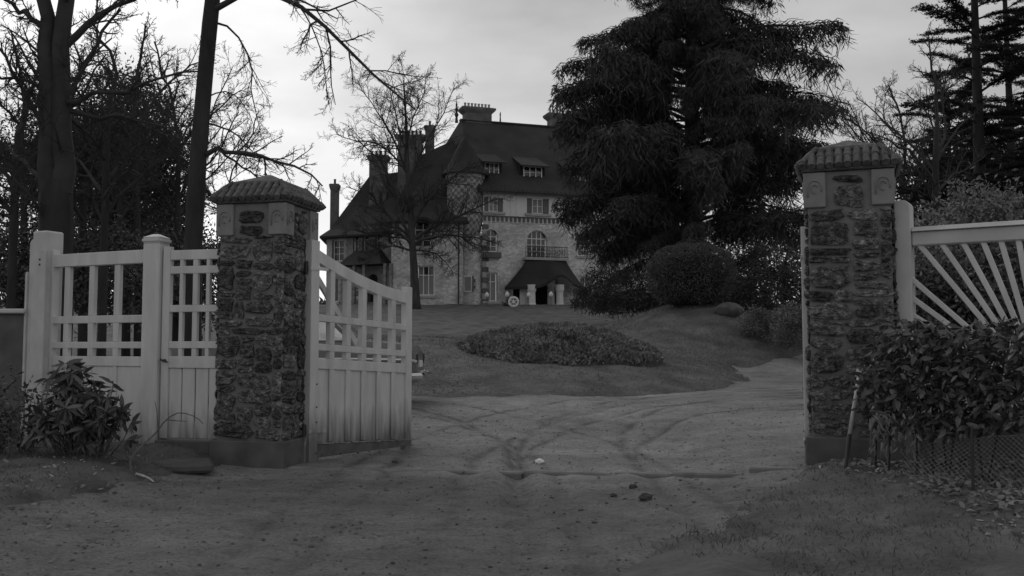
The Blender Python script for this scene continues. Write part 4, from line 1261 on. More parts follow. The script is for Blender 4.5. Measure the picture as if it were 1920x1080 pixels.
    wall(FB, 0.0, aB, zb - 1.0, zB + 0.3, HB, M['rubble_shaded'])
    for k, h in enumerate(HB):
        if k == 5:
            FB.box(h[0], h[1], h[2], h[3], -0.45, -0.4).build('door', M['dark_wood'], root); continue
        window(FB, h, 2 if k in (0,) else 1, 3 if k != 4 else 1, surround='quoin_light' if k in (0, 4) else None, mull=0.06)
    quoins(FB, 0.0, zb - 0.2, zB, False)
    e = [at(599, 443, 79.6), at(742, 446, 76.6), at(752, 430, 88), at(622, 437, 90)]
    z_ = e[0].z; e = [Vector((p.x, p.y, z_)) for p in e]
    r1, r2_ = at(692, 331, 84), at(775, 318, 84)
    b = MB(); lo_ = [p - Zv * .15 for p in e]
    br = [e[0].lerp(r1, 0.2) - Zv * .5 , e[1].lerp(r2_, 0.2) - Zv * .5, e[3].lerp(r1, 0.2) - Zv * .5]
    b.add(e + lo_ + [r1, r2_] + br, [(0, 1, 11, 10), (10, 11, 9, 8), (1, 2, 9, 11), (2, 3, 12, 8, 9), (3, 0, 10, 12), (12, 10, 8), (7, 6, 5, 4), (4, 5, 1, 0), (5, 6, 2, 1), (6, 7, 3, 2), (7, 4, 0, 3)])
    b.build('wing_roof', M['roof'], root)
    # hood over the side door
    c0, c1 = FB.hit(655, 497)[0], FB.hit(737, 497)[0]; zh0 = FB.hit(700, 499)[1]; zh1 = FB.hit(700, 470)[1]
    b = MB()
    q = [FB.P(c0, zh0, 1.8), FB.P(c1, zh0, 1.8), FB.P(c1, zh0, 0.003), FB.P(c0, zh0, 0.003)]
    t_ = [FB.P(c0 + .9, zh1, 0.5), FB.P(c1 - 1.1, zh1, 0.5), FB.P(c1 - 1.1, zh1, 0.003), FB.P(c0 + .9, zh1, 0.003)]
    b.add(q + t_, [(0, 1, 5, 4), (1, 2, 6, 5), (3, 0, 4, 7), (4, 5, 6, 7), (3, 2, 1, 0), (2, 3, 7, 6)])
    hood = b.build('door_hood', M['roof'], root)
    for px in (664, 683, 722, 733):
        fr = Frame(FB.o + FB.n * 1.4, FB.u); a = fr.hit(px, 540)[0]
        fr.box(a - .12, a + .12, zb - .6, zh0 + .02, -0.12, 0.12).build('hood_post', M['rubble_shaded'], hood)
    b = MB()
    for k in range(14):
        a = c0 + 1.0 + k * 0.16; FB.box(a - .015, a + .015, zh1 + .02, zh1 + .8, 0.42, 0.46, b)
    FB.box(c0 + .9, c0 + 3.3, zh1 + .8, zh1 + .86, 0.41, 0.47, b)
    b.build('hood_railing', M['iron'], root)

    # ---- chimneys
    def chimney(x0, x1, yt, yb, Y, dep, pots, ang=0.0, yn=None):
        l, r = at(x0, yt, Y), at(x1, yt, Y); zt = l.z; z0 = at(x0, yb, Y).z - 2.5
        w = (r.x - l.x); c = (l + r) / 2
        u = Vector((math.cos(ang), math.sin(ang), 0)); v = Vector((-u.y, u.x, 0))
        sk = 0.80
        def slab(za, zb2, k): return MB().box(Vector((c.x, c.y, (za + zb2) / 2)), u * w / 2 * k, v * dep / 2 * (1 - (1 - k) * 1.0), Zv * (zb2 - za) / 2)
        ch = slab(z0, zt - 0.62, sk).build('chimney', M['brick'], root)
        # corbelled head
        b = MB(); lv = [(zt - 0.62, sk), (zt - 0.36, 0.98), (zt - 0.22, 1.04), (zt - 0.08, 1.04), (zt - 0.02, 0.86)]
        P = []
        for z, k in lv: P += [Vector((c.x, c.y, z)) + u * i * w / 2 * k + v * j * dep / 2 * k for i, j in ((-1, -1), (1, -1), (1, 1), (-1, 1))]
        fs = [(3, 2, 1, 0), tuple(range(4 * len(lv) - 4, 4 * len(lv)))]
        for q in range(len(lv) - 1): fs += [(4 * q + i, 4 * q + (i + 1) % 4, 4 * q + 4 + (i + 1) % 4, 4 * q + 4 + i) for i in range(4)]
        b.add(P, fs); b.build('chimney_head', M['brick'], ch)
        for k in range(pots):
            s = ((k + 0.5) / pots - 0.5) * w * 0.84
            MB().lathe(Vector((c.x, c.y, zt - 0.03)) + u * s, [(0.115, 0), (0.1, 0.36), (0.13, 0.4), (0.12, 0.46)], 8).build('chimney_pot', M['quoin_light'] if pots > 6 else M['brick'], ch)
    chimney(863, 926, 203, 234, 85.5, 1.5, 8, a18)
    chimney(1022, 1084, 215, 245, 89.5, 1.5, 8, a18)
    chimney(742, 797, 254, 330, 81.5, 1.4, 6)
    chimney(796, 816, 236, 310, 83, 0.9, 1)
    chimney(690, 730, 292, 360, 82, 1.3, 4)
    chimney(619, 637, 345, 420, 83, 0.8, 1)
house()

# ------------------------------------------------------------------ trees
def resample(pts, n):
    pts = [Vector(p) for p in pts]
    L = [0]
    for a, b in zip(pts, pts[1:]): L.append(L[-1] + (b - a).length)
    out = []
    for k in range(n):
        d = L[-1] * k / (n - 1)
        for i in range(len(pts) - 1):
            if d <= L[i + 1] + 1e-9:
                t = (d - L[i]) / max(L[i + 1] - L[i], 1e-9)
                p0 = pts[max(i - 1, 0)]; p1 = pts[i]; p2 = pts[i + 1]; p3 = pts[min(i + 2, len(pts) - 1)]
                out.append(0.5 * ((2 * p1) + (p2 - p0) * t + (2 * p0 - 5 * p1 + 4 * p2 - p3) * t * t + (3 * p1 - p0 - 3 * p2 + p3) * t ** 3)); break
        else: out.append(pts[-1])
    return out

def sprout(mb, pts, r0, r1, lvl, cfg, rng):
    """children along a limb, recursively"""
    n = len(pts); L = sum((b - a).length for a, b in zip(pts, pts[1:]))
    num = cfg['num'][lvl]
    num = max(2, int(num * L)) if num < 0 else num
    for i in range(num):
        t = cfg['t0'][lvl] + (1 - cfg['t0'][lvl]) * (i + rng.random()) / num
        q = t * (n - 1); k = min(int(q), n - 2); f = q - k
        p = pts[k].lerp(pts[k + 1], f); tan = (pts[k + 1] - pts[k]).normalized()
        rv = Vector((rng.gauss(0, 1), rng.gauss(0, 1) * 0.8, rng.gauss(0, 1)))
        rv = (rv - tan * rv.dot(tan))
        if rv.length < 1e-3: continue
        rv.normalize()
        ang = math.radians(rng.uniform(28, 62))
        d = tan * math.cos(ang) + rv * math.sin(ang)
        ln = cfg['len'][lvl] * (1 - 0.55 * t) * rng.uniform(0.6, 1.25) * (L if cfg.get('rel', True) else 1)
        r = min((r0 + (r1 - r0) * t) * 0.62, ln * 0.02 + cfg['rmin'])
        m = 5 if lvl == 0 else 4 if lvl == 1 else 3
        cp = [p]; dd = d.copy()
        up = cfg['up'][lvl]
        for j in range(m - 1):
            dd = (dd + Vector((rng.gauss(0, .17), rng.gauss(0, .17), rng.gauss(0, .17) + up))).normalized()
            cp.append(cp[-1] + dd * ln / (m - 1))
        re = max(cfg['rmin'] * 0.6, r * 0.35)
        rad = [r + (re - r) * j / (m - 1) for j in range(m)]
        mb.tube(cp, rad, 4 if lvl == 0 else 3, cap=False)
        if lvl + 1 < len(cfg['num']):
            sprout(mb, cp, r, re, lvl + 1, cfg, rng)

CFG = dict(num=[11, 6, 4], t0=[0.18, 0.15, 0.2], len=[0.42, 0.5, 0.5], up=[0.08, 0.05, 0.0], rmin=0.008)

def bare_tree(name, trunk, tr, limbs, label, cat='tree', group=None, cfg=CFG, seed=1, m='bark', mt='twig', ntr=10):
    """trunk: world points; limbs: list of (world points, r0, r1)"""
    rng = random.Random(seed)
    root = empty(name, trunk[0], label, cat, group)
    pts = resample(trunk, max(8, len(trunk) * 2)); n = len(pts)
    def rad(i):
        t = i / (n - 1); r = tr[0] + (tr[1] - tr[0]) * t
        return r * (1 + 0.35 * max(0, 1 - t * 7)) * (1 + 0.05 * rng.uniform(-1, 1))
    MB().tube(pts, [rad(i) for i in range(n)], ntr).build('trunk', M[m], root, smooth=True)
    for lp, r0, r1 in limbs:
        lp = resample(lp, 9)
        for i in range(1, len(lp)): lp[i] = lp[i] + Vector((rng.gauss(0, 1), rng.gauss(0, 1), rng.gauss(0, 1))) * min(r0 * 0.5, 0.022 if r0 > 0.1 and tr[0] < .3 else 0.06)
        mb = MB(); mb.tube(lp, [r0 + (r1 - r0) * (i / 8) ** 0.8 for i in range(9)], 7, cap=False)
        sprout(mb, lp, r0, r1, 0, cfg, rng)
        off = wpos(root)
        V = np.array(mb.v) - np.array(off)
        me = bpy.data.meshes.new('branch'); me.from_pydata(V.tolist(), [], mb.f); me.materials.append(M[mt])
        me.polygons.foreach_set('use_smooth', np.ones(len(me.polygons), bool))
        link('branch', me, root)
    return root

def pxl(L, Y, dy=0.0):
    """pixel polyline -> world points around depth Y (dy: how far it swings in depth along its length)"""
    n = len(L); return [at(x, y, Y + dy * i / max(n - 1, 1)) for i, (x, y) in enumerate(L)]
def foot(px, Y, dz=-0.2):
    p = at(px, 600, Y); return Vector((p.x, p.y, Hz(p.x, p.y) + dz))

# bare spreading tree before the house
hc = dict(num=[20, 10, 6], t0=[0.12, 0.12, 0.15], len=[0.40, 0.52, 0.5], up=[0.06, 0.02, -0.06], rmin=0.015)
Yh = 69
bare_tree('hornbeam', [foot(779, Yh)] + pxl([(777, 520), (773, 455), (769, 385), (764, 310), (762, 240), (758, 175), (757, 150)], Yh), (0.36, 0.05), [
    (pxl([(774, 462), (752, 440), (725, 432), (690, 436), (648, 428)], Yh, -2), 0.15, 0.03),
    (pxl([(772, 452), (748, 425), (722, 398), (695, 372), (650, 350)], Yh, 2), 0.15, 0.03),
    (pxl([(771, 445), (752, 400), (738, 350), (712, 300), (668, 258)], Yh, -1), 0.15, 0.03),
    (pxl([(776, 458), (800, 448), (840, 440), (880, 445), (930, 452)], Yh, -2), 0.14, 0.03),
    (pxl([(775, 450), (805, 432), (850, 410), (895, 392), (930, 370)], Yh, 2), 0.15, 0.03),
    (pxl([(772, 430), (795, 385), (830, 350), (868, 320), (905, 310)], Yh, -2), 0.12, 0.03),
    (pxl([(768, 360), (785, 300), (810, 250), (836, 205), (850, 165)], Yh, 1), 0.1, 0.025),
    (pxl([(766, 330), (742, 270), (715, 220), (690, 185), (672, 150)], Yh, 1), 0.1, 0.025),
    (pxl([(766, 330), (735, 290), (700, 268), (655, 262), (628, 250)], Yh, -2), 0.1, 0.025),
    (pxl([(763, 270), (775, 220), (792, 180), (800, 140)], Yh, -1), 0.08, 0.02),
    (pxl([(764, 290), (745, 230), (735, 185), (722, 140)], Yh, 1), 0.08, 0.02),
    (pxl([(761, 240), (760, 190), (757, 140), (752, 110)], Yh, 0), 0.06, 0.02),
    (pxl([(773, 470), (745, 462), (710, 470), (680, 490)], Yh, -1), 0.08, 0.02),
    (pxl([(776, 470), (800, 470), (830, 485), (850, 510)], Yh, 1), 0.08, 0.02),
], 'bare spreading tree standing before the pale wing of the house', cfg=hc, seed=4)

# stout twin stemmed tree at the left
big = dict(num=[13, 7, 5], t0=[0.15, 0.12, 0.12], len=[0.36, 0.5, 0.5], up=[0.03, 0.0, -0.02], rmin=0.006)
Yb = 15
bare_tree('bare_tree', [foot(104, Yb)] + pxl([(104, 560), (105, 440), (104, 340)], Yb), (0.27, 0.25), [
    (pxl([(95, 360), (92, 240), (90, 130), (86, 30), (70, -70)], Yb), 0.19, 0.10),
    (pxl([(112, 360), (114, 230), (117, 130), (121, 20), (132, -80)], Yb), 0.2, 0.11),
    (pxl([(122, 192), (170, 182), (230, 172), (290, 148), (372, 134)], Yb, -1), 0.05, 0.012),
    (pxl([(125, 205), (180, 215), (240, 222), (300, 250), (345, 292)], Yb, 1), 0.05, 0.012),
    (pxl([(122, 180), (145, 150), (175, 90), (220, 20)], Yb, 1), 0.05, 0.02),
    (pxl([(84, 245), (62, 200), (40, 165), (18, 120), (-20, 60)], Yb, -1), 0.05, 0.015),
    (pxl([(90, 350), (60, 320), (30, 290), (-10, 250)], Yb, 1), 0.05, 0.015),
    (pxl([(82, 170), (40, 150), (0, 148), (-50, 130)], Yb, -1), 0.035, 0.01),
    (pxl([(88, 430), (60, 370), (30, 310), (0, 290)], Yb, -1.0), 0.03, 0.01),
    (pxl([(118, 90), (170, 40), (240, 0), (330, -60)], Yb, 0), 0.07, 0.02),
    (pxl([(84, 60), (40, 20), (-20, -20)], Yb, 0), 0.06, 0.02),
], 'stout forking bare tree behind the white fence panel', cfg=big, seed=9, m='bark_dark')

# leaning smooth tree by the pier, its long bough reaching over the gateway
Yl = 13.6
lean = dict(num=[14, 7, 5], t0=[0.2, 0.12, 0.12], len=[0.34, 0.48, 0.5], up=[0.02, -0.01, -0.03], rmin=0.0045)
bare_tree('leaning_tree', [foot(357, Yl)] + pxl([(359, 620), (362, 470), (369, 340), (377, 230), (385, 138), (396, 20), (406, -60), (410, -110)], Yl), (0.155, 0.10), [
    (pxl([(386, 290), (400, 279), (425, 281), (470, 290), (540, 308), (606, 348)], Yl, -0.8), 0.042, 0.010),
    (pxl([(412, 280), (436, 300), (462, 318), (490, 338), (530, 372)], Yl, 0.8), 0.022, 0.006),
    (pxl([(392, 232), (412, 238), (440, 250), (470, 280), (500, 318)], Yl, 1.2), 0.018, 0.005),
    (pxl([(393, 180), (420, 172), (448, 186), (470, 220), (480, 250)], Yl, 0.6), 0.012, 0.004),
    (pxl([(380, 230), (340, 235), (290, 200), (240, 195)], Yl, -0.6), 0.014, 0.004),
    (pxl([(374, 290), (340, 260), (300, 232), (250, 225)], Yl, 0.8), 0.02, 0.005),
    (pxl([(396, 40), (440, 60), (470, 120), (474, 190), (490, 260)], Yl, 1.5), 0.02, 0.005),
    (pxl([(398, 20), (470, -10), (560, 10), (640, 80), (700, 145), (745, 178), (778, 205)], Yl, -1.5), 0.05, 0.010),
    (pxl([(560, 10), (590, 60), (608, 120), (612, 160), (614, 194)], Yl - 0.7, 0), 0.012, 0.006),
    (pxl([(402, -20), (440, -60), (520, -120)], Yl, 0), 0.05, 0.02),
], 'leaning bare tree with smooth dark trunk close behind the left stone pier', cfg=lean, seed=13, m='bark_dark')

# thin bare trees further back at the left, each with its own habit
thin = dict(num=[14, 7, 5], t0=[0.1, 0.1, 0.12], len=[0.34, 0.5, 0.5], up=[0.08, 0.04, 0.0], rmin=0.008)
def thin_tree(px, Y, ytop, lean_, label, seed, grp='bare trees behind the white fence', w=0.11, c=thin):
    r = random.Random(seed); f = foot(px, Y)
    tr = [f] + pxl([(px + lean_ * .3, 470), (px + lean_ * .6, 330), (px + lean_, ytop + 80)], Y)
    lim = [([tr[-1], at(px + lean_ + r.uniform(-30, 30), ytop, Y), at(px + lean_ + r.uniform(-60, 60), ytop - 90, Y)], w * .5, .02)]
    for k in range(7):
        y0 = r.uniform(ytop + 90, 420); t = (470 - y0) / (470 - ytop); x0 = px + lean_ * t
        s = r.choice((-1, 1)); ln = r.uniform(60, 150)
        lim.append((pxl([(x0, y0), (x0 + s * ln * .3, y0 - ln * .45), (x0 + s * ln * .65, y0 - ln * .75), (x0 + s * ln, y0 - ln * r.uniform(.9, 1.5))], Y, r.uniform(-2.5, 2.5)), w * .42, .012))
    return bare_tree('bare_tree', tr, (w, w * .55), lim, label, 'tree', grp, c, seed, 'bark_dark', ntr=8)
thin_tree(158, 19.5, 190, -6, 'slim bare tree forking above the middle of the fence panel', 21)
thin_tree(222, 23, 210, 8, 'slender upright bare tree behind the right part of the fence panel', 22)
thin_tree(20, 18, 170, 14, 'bare tree at the far left edge beyond the low wall', 23)
thin_tree(300, 27, 240, -4, 'thin distant bare tree above the wicket gate', 24)
thin_tree(192, 17.5, 130, 10, 'bare tree with a web of fine twigs right of the stout forking tree', 26, w=.10)
thin_tree(262, 20.5, 140, -12, 'bare tree with a web of fine twigs left of the wicket gate', 27, w=.10)
thin_tree(330, 24, 170, 6, 'bare twiggy tree just left of the leaning trunk', 28, w=.10)
thin_tree(48, 21, 150, -8, 'bare twiggy tree just left of the stout forking tree', 29, w=.10)
thin_tree(1700, 24, 250, -6, 'faint bare tree nearest the right pier cap', 30, 'bare trees behind the sunburst fence', w=.08)
thin_tree(1815, 27, 190, 8, 'bare twiggy tree mingling with the layered conifers', 38, 'bare trees behind the sunburst fence', w=.09)
thin_tree(430, 46, 330, 10, 'small far bare tree just above the left pier cap', 25, w=.13)

# evergreens: leaf clouds in clumps
def leaf_cloud(ctr, rad, nclump, per, lsize, rs, squash=0.8, hollow=0.45, cl=0.5, droop=-0.1):
    ctr = np.array(ctr); rad = np.array(rad)
    d = rand_dirs(nclump, rs); r = hollow + (1 - hollow) * rs.uniform(0, 1, nclump) ** 0.6
    C = ctr + d * rad * r[:, None] * rs.uniform(0.85, 1.12, (nclump, 1))
    cs = cl * rs.uniform(0.55, 1.35, nclump)
    P = np.repeat(C, per, 0) + rs.normal(size=(nclump * per, 3)) * np.repeat(cs, per)[:, None] * np.array([1, 1, squash]) * 0.55
    D = unit(rand_dirs(len(P), rs) + unit(P - np.repeat(C, per, 0)) * 0.7 + np.array([0, 0, droop]))
    V, Fc = diamonds(P, D, side_of(D, rs), lsize * rs.uniform(.6, 1.4, len(P)), lsize * .45 * rs.uniform(.6, 1.3, len(P)))
    return V, Fc
def evergreen(name, px, Y, ytop, ybot, wpx, label, cat, m, seed, n=150, per=90, ls=0.13, cl=0.55, trunk=True, grp=None, hollow=0.4, base=None):
    rs = np.random.RandomState(seed)
    c = at(px, (ytop + ybot) / 2, Y); top = at(px, ytop, Y).z; bot = at(px, ybot, Y).z; w = wpx / F * Y / 2
    f = foot(px, Y)
    root = empty(name, f, label, cat, grp)
    V, Fc = leaf_cloud((c.x, c.y, (top + bot) / 2), (w, w * 0.9, (top - bot) / 2), n, per, ls, rs, cl=cl, hollow=hollow)
    V = V - np.array(f)
    k = (V[:, 2].reshape(-1, 4).min(1) > -0.0)
    idx = np.repeat(k, 2)
    o = link('crown', np_mesh('crown', V, Fc[idx], M[m]), root); o['kind'] = 'stuff'
    if trunk:
        mb = MB(); mb.tube([f, f.lerp(Vector((c.x, c.y, top)), .5), Vector((c.x + w * .1, c.y, bot + (top - bot) * .85))], [.03 * w + .09, .02 * w + .06, .03], 8)
        mb.build('trunk', M['bark_dark'], root)
        r = random.Random(seed)
        for q in range(9):
            mb = MB(); t = r.uniform(.25, .85); p = f.lerp(Vector((c.x, c.y, top)), t); a = r.uniform(0, 6.28); l = w * r.uniform(.5, .9)
            mb.tube([p, p + Vector((math.cos(a) * l * .5, math.sin(a) * l * .5, l * .1)), p + Vector((math.cos(a) * l, math.sin(a) * l, l * .3))], [.05, .035, .012], 5)
            mb.build('limb', M['bark_dark'], root)
    return root
g1 = 'dark evergreens massed at the left'
evergreen('evergreen_tree', 238, 25, 125, 540, 210, 'tall dark evergreen rising behind the capped white post', 'tree', 'evergreen', 31, 230, 120, .105, .5, grp=g1)
evergreen('evergreen_tree', 175, 29, 200, 560, 180, 'dark evergreen behind the slim forking tree', 'tree', 'evergreen', 32, 170, 110, .12, .6, grp=g1)
evergreen('evergreen_tree', 25, 24, 190, 600, 150, 'ragged dark evergreen at the far left margin', 'tree', 'evergreen', 33, 120, 90, .105, .45, grp=g1)
evergreen('evergreen_tree', 315, 33, 330, 580, 130, 'low dark evergreen beside the leaning trunk', 'tree', 'evergreen', 34, 140, 90, .16, .6, grp=g1)
evergreen('evergreen_bush', 205, 20, 430, 600, 250, 'broad dark bush seen through the fence squares', 'bush', 'evergreen', 35, 150, 80, .11, .4, False)
evergreen('evergreen_bush', 60, 21, 440, 610, 150, 'dark bush behind the stepped white post', 'bush', 'evergreen', 36, 90, 80, .11, .4, False)
evergreen('evergreen_bush', 360, 24, 430, 600, 150, 'dark bush seen between the wicket bars', 'bush', 'evergreen', 37, 110, 80, .12, .4, False)

# great drooping fir in the middle
def fir_branch(seed, drop=1.0, flat=False, nseg=26):
    rs = np.random.RandomState(seed); r = random.Random(seed)
    mb = MB(); r0u = r.uniform(.3, 1.0)
    bow = r.uniform(.06, .2); sag = r.uniform(.1, .34)
    def cz(t): return (bow * math.sin(t * 2.6) - sag * t * t + r0u * max(0, t - .72) ** 1.2) if not flat else (0.05 * math.sin(t * 3) + .03 * t)
    main = [Vector((t, 0.03 * math.sin(3 * t + seed), cz(t))) for t in np.linspace(0, 1, 9)]
    mb.tube(main, [0.017 * (1 - .85 * t) for t in np.linspace(0, 1, 9)], 5, cap=False)
    C, D, Ls, Ws = [], [], [], []
    for i in range(nseg):
        t = 0.16 + 0.84 * (i + r.random()) / nseg
        p = Vector((t, 0.03 * math.sin(3 * t + seed), cz(t)))
        for s in (-1, 1):
            ln = r.uniform(.05, .17) * (1.15 - .6 * abs(t - .5))
            d = Vector((math.cos(.9), s * math.sin(.9) * r.uniform(.6, 1.1), r.uniform(-.25, .1))).normalized()
            q = [p, p + d * ln * .5 + Vector((0, 0, .005)), p + d * ln + Vector((0, 0, -.03 if not flat else .01))]
            mb.tube(q, [.004, .003, .0015], 3, cap=False)
            ns = 5
            for j in range(ns):
                u = (j + r.random()) / ns; b = q[0].lerp(q[2], u)
                hl = (r.uniform(.05, .13) if r.random() < .5 else r.uniform(.14, .34)) * drop * (1.1 - .5 * t)
                for m_ in range(9 if not flat else 6):
                    f = m_ / 9
                    if not flat:
                        C.append((b.x + r.gauss(0, .010) + .03 * f * math.sin(j + i), b.y + r.gauss(0, .010), b.z - hl * f)); D.append((r.gauss(0, .8), r.gauss(0, .8), -1)); Ls.append(hl * .36 + .02); Ws.append((.012 - .006 * f) * r.uniform(.5, 1.4))
                    else:
                        C.append((b.x + r.gauss(0, .02), b.y + r.gauss(0, .02), b.z + r.gauss(0.0, .008))); D.append((r.gauss(.5, .6), r.gauss(0, .7), r.gauss(.25, .35))); Ls.append(r.uniform(.025, .055)); Ws.append(.014)
    C, D = np.array(C), unit(np.array(D, float))
    V, Fc = diamonds(C, D, side_of(D, rs), np.array(Ls), np.array(Ws))
    tv = np.array(mb.v); tf = [f for f in mb.f]
    tri = []
    for f in tf: tri += [(f[0], f[1], f[2]), (f[0], f[2], f[3])] if len(f) == 4 else [f]
    Vall = np.concatenate([tv, V]); Fall = np.concatenate([np.array(tri), Fc + len(tv)])
    return Vall, Fall
def branch_meshes(n, m, s0, **k):
    out = []
    for i in range(n):
        V, Fc = fir_branch(s0 + i, **k); out.append(np_mesh('bough', V, Fc, M[m]))
    return out
FIRB = branch_meshes(8, 'needle', 200)
CEDB = branch_meshes(4, 'cedar', 300, flat=True, nseg=22)
def conifer(name, px, Y, label, meshes, h, prof, nb, seed, tr=0.5, z0=1.2, grp=None, skip=None, pitch=(-.12, .12), topx=0, extra=()):
    r = random.Random(seed); f = foot(px, Y)
    root = empty(name, f, label, 'tree', grp)
    tip = Vector((topx / F * Y, 0, h))
    MB().tube([f, f + tip * .3, f + tip * .7, f + tip], [tr * 1.25, tr * .85, tr * .4, .04], 10).build('trunk', M['bark_dark'], root, smooth=True)
    ga = 2.39996; a = r.uniform(0, 6)
    for k in range(nb):
        t = (k + .5) / nb; z = min(h - .2, max(z0 * .8, z0 + (h - z0 - .3) * t + r.uniform(-.8, .8)))
        a += ga + r.uniform(-.9, .9)
        L = prof(z) * r.choice((r.uniform(.45, .8), r.uniform(.8, 1.18)))
        if skip and skip(z, a % 6.2832): continue
        o = bpy.data.objects.new('bough', r.choice(meshes)); COL.objects.link(o); o.parent = root
        o.location = tip * (z / h)
        o.rotation_euler = (r.uniform(-.15, .15), r.uniform(*pitch), a)
        o.scale = (L, L, L * r.uniform(.85, 1.2))
    for z, a, L in extra:
        o = bpy.data.objects.new('bough', r.choice(meshes)); COL.objects.link(o); o.parent = root
        o.location = tip * (z / h); o.rotation_euler = (r.uniform(-.1, .1), r.uniform(-.1, .15), a); o.scale = (L, L, L)
    return root
YF = 46
def fprof(z): return float(np.interp(z, [0, 1.5, 5, 9, 13, 16, 20, 24.5], [3.6, 4.6, 6.5, 6.4, 6.1, 5.7, 4.2, .6]))
conifer('fir_tree', 1302, YF, 'huge dark fir with drooping boughs hiding the right half of the house', FIRB, 25, fprof, 235, 41, .5, 1.0, pitch=(-.32, .3),
        skip=lambda z, a: (2.2 < z < 4.6 and 2.2 < a < 4.2) or math.sin(z * 1.1 + 1.0) * math.cos(a * 2 + z * .7) + .6 * math.sin(a * 5 + z * 1.9) > .54,
        extra=[(8.6, 3.3, 6.3), (9.8, 2.85, 6.5), (10.6, 3.2, 6.6), (11.6, 2.95, 6.6), (12.4, 3.3, 6.4), (13.4, 3.0, 6.4), (14.6, 3.2, 5.5), (7.2, 3.0, 6.4), (6.2, 3.25, 5.8), (5.4, 2.8, 5.4), (4.4, 3.1, 4.8), (3.6, 2.8, 4.2)])

# right hand side: layered cedars, bare tree, shrubs
def cprof(s): return lambda z: float(np.interp(z, [0, 2, 5, 8, 11, 13], [1.6, 2.6, 2.7, 2.3, 1.5, .4])) * s
gc = 'layered conifers behind the sunburst fence'
conifer('cedar_tree', 1846, 19, 'tallest layered conifer with straight dark trunk behind the sunburst fence', CEDB, 12.5, cprof(.66), 100, 51, .16, 1.8, gc, pitch=(-.25, .05))
conifer('cedar_tree', 1912, 22, 'layered conifer at the right margin behind the taller one', CEDB, 12.5, cprof(.78), 90, 52, .14, 1.8, gc, pitch=(-.25, .05), topx=-10)
conifer('cedar_tree', 1790, 25, 'smaller layered conifer between the bare tree and the tall conifer', CEDB, 8.0, cprof(.7), 64, 53, .1, 1.6, gc, pitch=(-.25, .05))
conifer('cedar_tree', 1985, 18, 'layered conifer whose boughs come in from the right border', CEDB, 12.0, cprof(.75), 80, 54, .15, 2.0, gc, pitch=(-.25, .05))
Yr = 16.5
rc = dict(num=[12, 7, 4], t0=[0.15, 0.12, 0.12], len=[0.38, 0.5, 0.5], up=[0.05, 0.02, 0.0], rmin=0.005)
bare_tree('bare_tree', [foot(1757, Yr)] + pxl([(1757, 500), (1756, 400), (1754, 320), (1757, 240)], Yr), (0.11, 0.05), [
    (pxl([(1754, 350), (1735, 315), (1705, 285), (1670, 262), (1640, 252)], Yr, -1), .04, .008),
    (pxl([(1753, 320), (1725, 285), (1690, 255), (1655, 225), (1605, 180)], Yr, .6), .035, .007),
    (pxl([(1690, 255), (1662, 235), (1658, 190), (1672, 150)], Yr, .3), .015, .005),
    (pxl([(1757, 400), (1735, 345), (1712, 335), (1695, 325)], Yr, -1), .03, .008),
    (pxl([(1757, 300), (1772, 240), (1768, 180), (1780, 120)], Yr, 1), .035, .008),
    (pxl([(1756, 310), (1775, 270), (1800, 235), (1830, 210)], Yr, 1), .03, .008),
    (pxl([(1756, 260), (1740, 215), (1715, 190), (1690, 170)], Yr, 1), .02, .006),
    (pxl([(1757, 360), (1785, 330), (1810, 320), (1850, 290)], Yr, 1), .03, .008),
    (pxl([(1757, 240), (1755, 180), (1748, 120), (1740, 60)], Yr, 0), .04, .01),
], 'bare tree with slanting limbs just right of the right pier', cfg=rc, seed=61, m='bark_dark')
evergreen('evergreen_bush', 1870, 15.5, 352, 620, 330, 'pale feathery evergreen shrub rising above the sunburst fence', 'bush', 'juniper', 71, 220, 110, .09, .3, False, hollow=.5)
evergreen('evergreen_bush', 1790, 14, 470, 700, 260, 'dark bush directly behind the sunburst bars', 'bush', 'evergreen', 72, 150, 100, .09, .3, False)
evergreen('evergreen_bush', 1930, 13, 450, 700, 260, 'dark bush behind the right end of the sunburst bars', 'bush', 'evergreen', 73, 150, 100, .09, .3, False)
evergreen('evergreen_bush', 1745, 20, 385, 600, 130, 'dark bush at the foot of the slanting bare tree', 'bush', 'evergreen', 74, 90, 90, .1, .35, False)
evergreen('evergreen_tree', 1840, 27, 255, 470, 330, 'dense dark evergreen backing the layered conifers', 'tree', 'cedar', 75, 160, 90, .17, .55)
